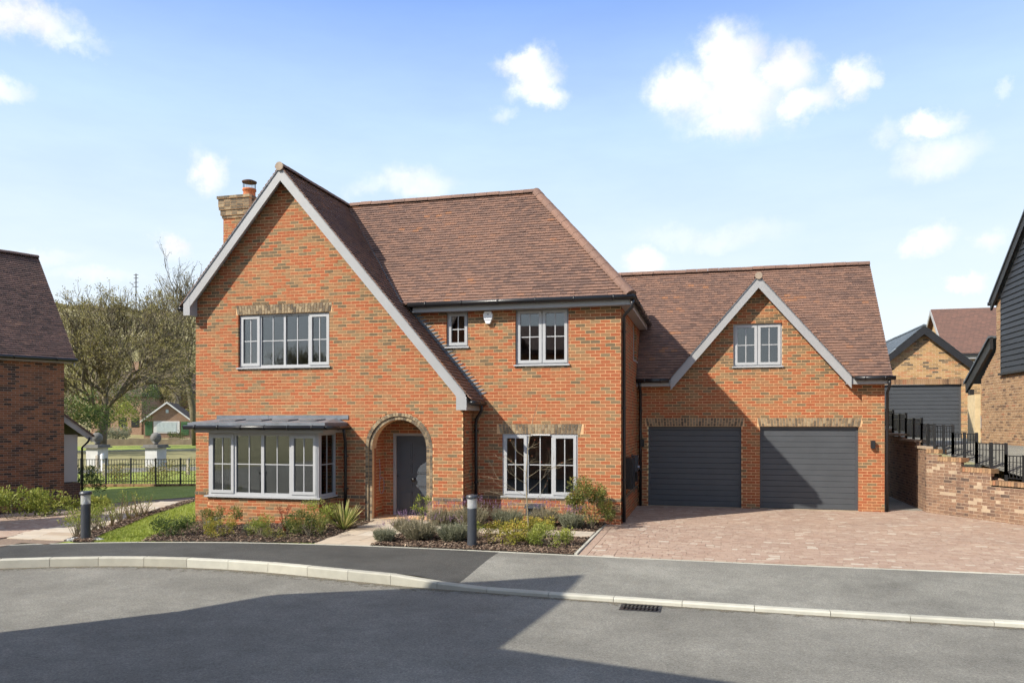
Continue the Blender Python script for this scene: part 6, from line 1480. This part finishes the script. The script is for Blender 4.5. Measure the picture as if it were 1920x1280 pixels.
# right of the path
lavender('small grey sage clump at the path edge', -6.0, 13.72, .28, .40, 558, 'leaf_sage', 21, 14)
lavender('wide straw toned lavender clump beside the porch path', -5.42, 14.05, .46, .56, 1178, 'leaf_lavender', 22, 40)
lavender('grey green lavender clump left of the lamp post', -4.72, 14.05, .40, .52, 1178, 'leaf_sage', 23, 20)
lavender('lavender clump against the gable wall beside the arch', -5.65, 16.15, .42, .58, 806, 'leaf_lavender', 24, 60)
lavender('tall flowering lavender at the gable wall corner', -4.95, 15.95, .42, .72, 930, 'leaf_lavender', 25, 60)
lavender('lavender clump just behind the path slabs near the arch', -6.05, 14.9, .32, .50, 558, 'leaf_lavender', 26, 30)
lavender('lavender with purple heads below the ground floor window', -4.25, 16.35, .46, .60, 992, 'leaf_sage', 27, 60)
lavender('purple flowering lavender beneath the window centre', -3.45, 16.5, .36, .62, 682, 'leaf_lavender', 28, 60)
lavender('lavender with pink purple heads near the drive corner', -2.82, 16.3, .36, .52, 744, 'leaf_sage', 29, 70)
shrub('lime green leafy sprig in front of the door', -5.75, 15.0, .22, .95, 260, .055, 'leaf_lime', seed=30, clumps=8, low=.35)
shrub('bright golden shrub right of the lamp post', -3.62, 14.05, .44, .50, 2600, .040, 'leaf_gold', seed=31, clumps=26)
shrub('golden green shrub in front of the bare sapling', -2.85, 14.05, .46, .44, 2600, .040, 'leaf_lime', seed=32, clumps=26)
shrub('yellow shrub behind the bare sapling', -3.25, 14.85, .36, .50, 1400, .040, 'leaf_gold', seed=33, clumps=16)
shrub('yellow green plant at the foot of the lamp post', -4.35, 14.5, .14, .40, 200, .04, 'leaf_lime', seed=34, clumps=6)
shrub('tall airy shrub with bronze leaves at the house corner', -2.45, 16.5, .52, 1.25, 4200, .062, 'leaf_bronze', seed=35, clumps=24, stems=14, low=.2, upright=.3, leafW=.38)
shrub('low dark plant between lavender and drive', -3.1, 16.9, .30, .34, 500, .045, 'leaf_green', seed=36, clumps=10)
# bare sapling
def limb(m_, rr, p, d, L, r, lvl, maxl, spread, shrink, kids, wig=.15, tips=None, trop=.0):
    P = [p]; dd = Vector(d)
    k = 4 if lvl < 2 else 3
    for i in range(k):
        dd = (dd + rv(rr) * wig + Vector((0, 0, trop))).normalized(); P.append(P[-1] + dd * L / k)
    m_.tube(P, [r * (1 - .45 * i / k) for i in range(k + 1)], 7 if lvl == 0 else 5 if lvl < 3 else 3, rr.random(), cap=False)
    if lvl >= maxl:
        if tips is not None: tips.append((P[-1], dd))
        return
    n_ = kids[min(lvl, len(kids) - 1)]
    for i in range(n_):
        t = rr.uniform(.35, 1.) if i else 1.; j = min(k - 1, int(t * k)); q = P[j].lerp(P[j + 1], t * k - j) if t < 1 else P[-1]
        a = rr.uniform(.5, 1.) * spread; ax = dd.cross(rv(rr)); ax = ax.normalized() if ax.length > .01 else Vector((1, 0, 0))
        nd = (Matrix.Rotation(a, 3, ax) @ dd); limb(m_, rr, q, nd, L * shrink * rr.uniform(.75, 1.15), r * (.62 if i else .7), lvl + 1, maxl, spread, shrink, kids, wig, tips, trop)
sx, sy = -3.36, 14.55; rr = random.Random(4)
sp = thing('sapling_tree', 'slender bare sapling with thin twigs in front of the ground floor window', 'tree', (sx, sy, bz(sx, sy))); m_ = MB(); tips = []
tr = [(sx, sy, bz(sx, sy)), (sx - .03, sy, .6), (sx - .06, sy, 1.2), (sx - .02, sy, 1.8), (sx + .08, sy, 2.35), (sx + .20, sy, 2.72)]
m_.tube(tr, [.018, .014, .011, .008, .005, .0025], 6); part('trunk', m_, 'bark_pale', sp); m_ = MB()
for i, (zz_, sg, L) in enumerate(((.62, -1, .75), (.66, 1, .45), (.85, -1, .85), (.92, 1, .95), (1.1, -1, .55), (1.2, 1, .85), (1.32, -1, .6), (1.45, 1, .35), (1.6, -1, .35), (1.75, 1, .3), (2.0, 1, .25), (2.3, -1, .2))):
    limb(m_, rr, Vector((sx - .05 + (.08 * max(0, zz_ - 1.6)), sy, zz_)), Vector((sg * .8, rr.uniform(-.6, .6), .55)), L * .75, .0045, 3, 5, .6, .55, [3], .09, tips, .03)
part('branches', m_, 'bark_pale', sp); m_ = MB()
for p, d in tips[::3]: leaf(m_, p, d, rv(rr), .035, .02, rr.random())
part('buds', m_, 'leaf_red', sp)
# young hedge of whippy stems beside the neighbour's forecourt
for i, (x, y, h_, lf) in enumerate(((-12.35, 12.95, .78, 420), (-12.75, 13.55, .85, 430), (-13.2, 14.35, .82, 380), (-13.55, 14.95, .78, 300), (-13.95, 15.7, .85, 160), (-14.3, 16.4, .90, 130), (-14.65, 17.1, .92, 150), (-14.95, 17.75, .9, 110), (-15.25, 18.4, .8, 90))):
    lab = ('leafy young hedge plant nearest the footway', 'second leafy hedge plant from the footway', 'third hedge plant, behind the left lamp post', 'fourth hedge plant, half leafed, right of the left lamp post', 'whippy nearly bare hedge plant, fifth from the footway', 'sixth hedge plant with straw coloured stems', 'seventh hedge plant with yellowish stems', 'eighth hedge plant, thin and tall', 'last thin hedge plant at the lawn shadow')[i]
    shrub(lab, x, y, .34, h_, lf, .05, 'leaf_lime', 'hedge plant', 60 + i, .4, 12, .8, 22, 'leaf_straw' if i > 3 else 'bark_pale', 'young hedge plants', GZ(x, y), .2)
for i, (x, y, r_, h_, lab) in enumerate(((-19.55, 18.1, .8, .95, 'lime green shrub against the dark neighbouring house, left of two'), (-18.95, 18.85, .75, .85, 'lime green shrub against the dark neighbouring house, right of two'), (-18.2, 19.6, .5, .6, 'small shrub at the end of the neighbouring house wall'))):
    shrub(lab, x, y, r_, h_, 1500, .09, 'leaf_lime', 'shrub', 80 + i, .5, 20, .5, 8, 'bark', 'shrubs by the neighbouring house', GZ(x, y), .2)
nbm = MB()
for i in range(16): 
    y0 = 15.4 + i * .4; c0 = Vector((Cn.x + dn_[0] * (y0 - Cn.y) / dn_[1], y0)); nbm.face([(c0.x, c0.y, GZ(c0.x, y0) + .05), (c0.x + 1.5, c0.y - .3, GZ(c0.x, y0) + .05), (c0.x + 1.5 + .187, c0.y + .1, GZ(c0.x, y0) + .05), (c0.x + .187, c0.y + .4, GZ(c0.x, y0) + .05)])
structure('neighbour_bed', nbm, 'soil')
# lamp bollards
def bollard(x, y, lab, rot=0.):
    t = thing('lamp_bollard', lab, 'lamp bollard', (x, y, GZ(x, y)), 'lamp bollards'); c = (x, y); z0 = GZ(x, y)
    m_ = MB(); m_.lathe([(.088, z0 - .05), (.088, z0 + .70), (.082, z0 + .71)], 24, c); part('post', m_, 'bollard_grey', t, False)
    m_ = MB(); m_.lathe([(.089, z0 + .71), (.089, z0 + .895)], 24, c); part('lens', m_, 'lens_clear', t)
    m_ = MB(); m_.lathe([(.06, z0 + .712), (.068, z0 + .73), (.035, z0 + .76), (.02, z0 + .78), (.024, z0 + .83), (.06, z0 + .85), (.07, z0 + .88)], 14, c); part('reflector', m_, 'chrome', t)
    m_ = MB(); m_.lathe([(.092, z0 + .89), (.112, z0 + .895), (.115, z0 + .92), (.10, z0 + .95), (.03, z0 + .962)], 24, c); part('cap', m_, 'bollard_grey', t)
bollard(-4.22, 13.62, 'dark grey lamp bollard in the planting bed before the house'); bollard(-11.80, 12.60, 'dark grey lamp bollard on white gravel at the lawn corner')
gvl = MB(); rr = random.Random(9)
for i in range(500):
    a = rr.random() * 6.28; r_ = .36 * math.sqrt(rr.random()); x, y = -11.78 + r_ * math.cos(a), 12.56 + r_ * math.sin(a) * .7
    if y > lerp_line(BACK, x) + .04: gvl.obox((x, y, GZ(x, y) + .018), rv(rr) * .014, rv(rr) * .012, rv(rr) * .012, rr.random())
o = part('gravel', gvl, 'render_white', None); o['kind'] = 'stuff'; o['label'] = 'small patch of white gravel round the lamp bollard'; o['category'] = 'gravel'
m_ = MB(); m_.prism([(-4.02, YM - .03, .12), (-3.68, YM - .03, .12), (-3.68, YM - .03, .42), (-4.02, YM - .03, .42)], (0, -.12, 0)); m_.prism([(-4.04, YM - .02, .42), (-3.66, YM - .02, .42), (-3.66, YM - .22, .34), (-4.04, YM - .22, .34)], (0, 0, .02)); part('gas_box', m_, 'bollard_grey', house)

# ------------------------------------------------------------------ trees
def bigtree(name, lab, x, y, z0, H, seed, maxl, kids, spread=.62, shrink=.74, leaves=0, lmat='leaf_olive', trunkL=.30, r0=.32, lean=(0, 0), lsize=.14, group=None, limbs=7, ang=.75):
    rr = random.Random(seed); t = thing(name, lab, 'tree', (x, y, z0), group); m_ = MB(); tips = []
    top = Vector((x + lean[0], y + lean[1], z0 + H * trunkL)); m_.tube([(x, y, z0 - .5), (x + lean[0] * .4, y + lean[1] * .4, z0 + H * trunkL * .5), top, top + Vector((0, 0, H * .16))], [r0 * 1.2, r0, r0 * .85, r0 * .5], 9); part('trunk', m_, 'bark', t, True)
    m_ = MB()
    for i in range(limbs):
        a = 6.28 * i / limbs + rr.uniform(-.3, .3); e = ang * rr.uniform(.45, 1.15); d = Vector((math.cos(a) * math.sin(e), math.sin(a) * math.sin(e), math.cos(e)))
        limb(m_, rr, top + Vector((0, 0, H * rr.uniform(-.06, .14))), d, H * .24 * rr.uniform(.85, 1.15), r0 * .45, 1, maxl, spread, shrink, kids, .16, tips, .04)
    part('branches', m_, 'bark', t)
    if leaves:
        f_ = MB()
        for i in range(leaves):
            p, d = tips[rr.randrange(len(tips))]; q = p + rv(rr) * lsize * 2.2 * rr.random(); leaf(f_, q, d + rv(rr), rv(rr), lsize * rr.uniform(.6, 1.3), lsize * .5, rr.random())
        part('crown', f_, lmat, t)
    return t
bigtree('broad_tree', 'big broad bare tree with olive buds between the two houses', -44.2, 48.6, .1, 12.9, 3, 6, [0, 4, 4, 4, 3, 3], .66, .74, 26000, trunkL=.22, r0=.34, lean=(.25, .2), limbs=8, ang=.95)
bigtree('bare_tree', 'tall bare tree close to the left corner of the house', -46.6, 63., .6, 13.5, 8, 6, [0, 3, 3, 3, 3, 3], .5, .76, 2500, trunkL=.42, r0=.30, lean=(-.9, 0), limbs=6, ang=.55)
bigtree('bare_tree', 'bushy olive tree beside the neighbouring roof', -46.5, 44.5, -.1, 8.2, 12, 5, [0, 4, 4, 4, 3], .7, .74, 6000, trunkL=.15, r0=.2, limbs=8, ang=1.0, lsize=.12)
bigtree('bare_tree', 'bare tree on the slope above the bungalow', -70., 100., 4, 13, 15, 6, [0, 3, 3, 3, 3, 3], .6, .75, 5000, trunkL=.2, r0=.3, limbs=7, ang=.8, lsize=.25)
bigtree('bare_tree', 'hazy bare tree behind the brick house on the slope', -86., 104., 4, 13, 17, 6, [0, 3, 3, 3, 3, 3], .6, .75, 5000, trunkL=.2, r0=.3, limbs=7, ang=.85, lsize=.25)
def bush(lab, px, py, z, r_, h_, mat, seed, n_=1800, L=.2):
    u = (px - 960) / FPX; x, y = z * (-sY + u * cY), z * (cY + u * sY); zz_ = CAMZ + (HPX - py) / FPX * z
    shrub(lab, x, y, r_, h_, n_, L, mat, 'bush', seed, .5, 24, .4, 4, 'bark', 'bushes beyond the fence', zz_, .1)
bush('dark evergreen bush under the big tree, left of the pillars', 140, 815, 52, 2.2, 3.6, 'leaf_green', 101); bush('yellow green bush right of the big tree trunk', 210, 806, 75, 2.2, 3.4, 'leaf_lime', 102)
bush('dark bush behind the yellow green one', 236, 802, 84, 2.6, 5.5, 'leaf_green', 103); bush('low rounded grey green hedge by the stone wall', 213, 826, 80, 1.6, 1.6, 'leaf_sage', 104)
bush('olive bush behind the neighbouring porch', 160, 800, 60, 2.6, 5.5, 'leaf_olive', 105); bush('dark ivy covered bush between old house and bungalow', 262, 800, 92, 2.2, 6.5, 'leaf_green', 106)
bush('small green bush at the bungalow drive', 330, 824, 85, 1.0, .9, 'leaf_green', 107, 700, .14); bush('scrubby growth along the fence, left part', 195, 905, 35.5, 1.3, .8, 'leaf_olive', 108, 900, .09)
bush('scrubby growth along the fence, middle part', 265, 905, 35.5, 1.5, .9, 'leaf_bronze', 109, 1100, .09); bush('scrubby growth along the fence, next to the house', 335, 903, 35.5, 1.5, 1.0, 'leaf_olive', 110, 1100, .09)
bush('dark clipped shrub at the neighbouring porch', 152, 925, 29, .8, 1.1, 'leaf_green', 111, 1200, .09)
for i, (px, py, z, r_, h_, mt, lab) in enumerate(((120, 770, 66, 2.6, 5.0, 'leaf_olive', 'olive scrub bush right beside the neighbouring wall'), (130, 720, 100, 3.2, 5.5, 'leaf_lime', 'yellow green bush on the slope behind the neighbouring roof'), (175, 735, 110, 3.6, 5., 'leaf_olive', 'olive bush on the slope left of the old brick house'), (300, 735, 120, 3., 4.5, 'leaf_green', 'dark bush on the slope right of the stone house'), (330, 760, 105, 2.6, 4.2, 'leaf_olive', 'olive bush above the bungalow roof'), (240, 745, 125, 2.6, 4.5, 'leaf_green', 'dark bush between the two old houses'), (150, 680, 170, 4., 5., 'leaf_olive', 'bushy clump high on the slope, left of the big tree'), (320, 690, 190, 4.5, 5., 'leaf_olive', 'bushy clump high on the slope, near the house gable'), (260, 660, 230, 4.5, 4.5, 'leaf_bronze', 'brown clump near the top of the slope'))):
    bush(lab, px, py, z, r_, h_, mt, 130 + i, 1500, .28)
wd = MB(); rr = random.Random(77); ctr = []
for i in range(170):
    a = R(rr.uniform(-50, -22)); r_ = rr.uniform(112, 300) ; ctr.append((r_ * math.sin(a), r_ * math.cos(a), rr.uniform(1.2, 3.2), rr.uniform(1.5, 5.), rr.random()))
for x0, y0, cr, ch, ct in ctr:
    zb = hill(x0, y0) + GZ(x0, y0)
    for k in range(110):
        v = rv(rr); p = Vector((x0, y0, zb + ch * .5)) + Vector((v.x * cr, v.y * cr, v.z * ch * .55)) * rr.random() ** .35; leaf(wd, p, rv(rr), rv(rr), rr.uniform(.35, .8), .35, min(1, max(0, .35 + .3 * v.z + .4 * (ct - .5) + rr.uniform(-.2, .2))))
o = part('woodland', wd, 'leaf_olive', None); o['kind'] = 'stuff'; o['label'] = 'olive brown scrub and woodland covering the far slope'; o['category'] = 'woodland'
# hedgerow along the hill
hg = MB(); rr = random.Random(31)
for i in range(6000):
    a = R(rr.uniform(-52, -21)); r_ = 395 + rr.uniform(-6, 6) + 10 * math.sin(a * 40); x, y = r_ * math.sin(a), r_ * math.cos(a); z = hill(x, y) + GZ(x, y); p = Vector((x, y, z + rr.random() ** 1.5 * (1.0 + 1.6 * math.sin(a * 90) ** 2))); leaf(hg, p, rv(rr), rv(rr), 1.4, .9, rr.random())
o = part('hedgerow', hg, 'leaf_olive', None); o['kind'] = 'stuff'; o['label'] = 'far hedgerow along the skyline of the hill'; o['category'] = 'hedgerow'

# bare trees beyond the houses across the road (seen only mirrored in the panes)
src = [o for o in COL.objects if o.name.startswith('broad_tree') and o.parent is None]
for i, (x, y, sc_, lab) in enumerate(((-24, -26, 1.2, 'tree behind the house across the road, first of the row'), (-14, -29, 1.25, 'tree behind the house across the road, second of the row'), (-4, -28, 1.15, 'tree behind the viewpoint, third of the row'), (6, -27, 1.25, 'tree behind the viewpoint, fourth of the row'), (17, -26, 1.2, 'tree behind the viewpoint, fifth of the row'))):
    q = src[0]; r_ = q.copy(); COL.objects.link(r_); r_.location = (x, y, -.2); r_.scale = (sc_, sc_, sc_); r_.rotation_euler = (0, 0, i * 1.7); r_['label'] = lab; r_['group'] = 'trees across the road'
    for c in q.children:
        d_ = c.copy(); COL.objects.link(d_); d_.parent = r_
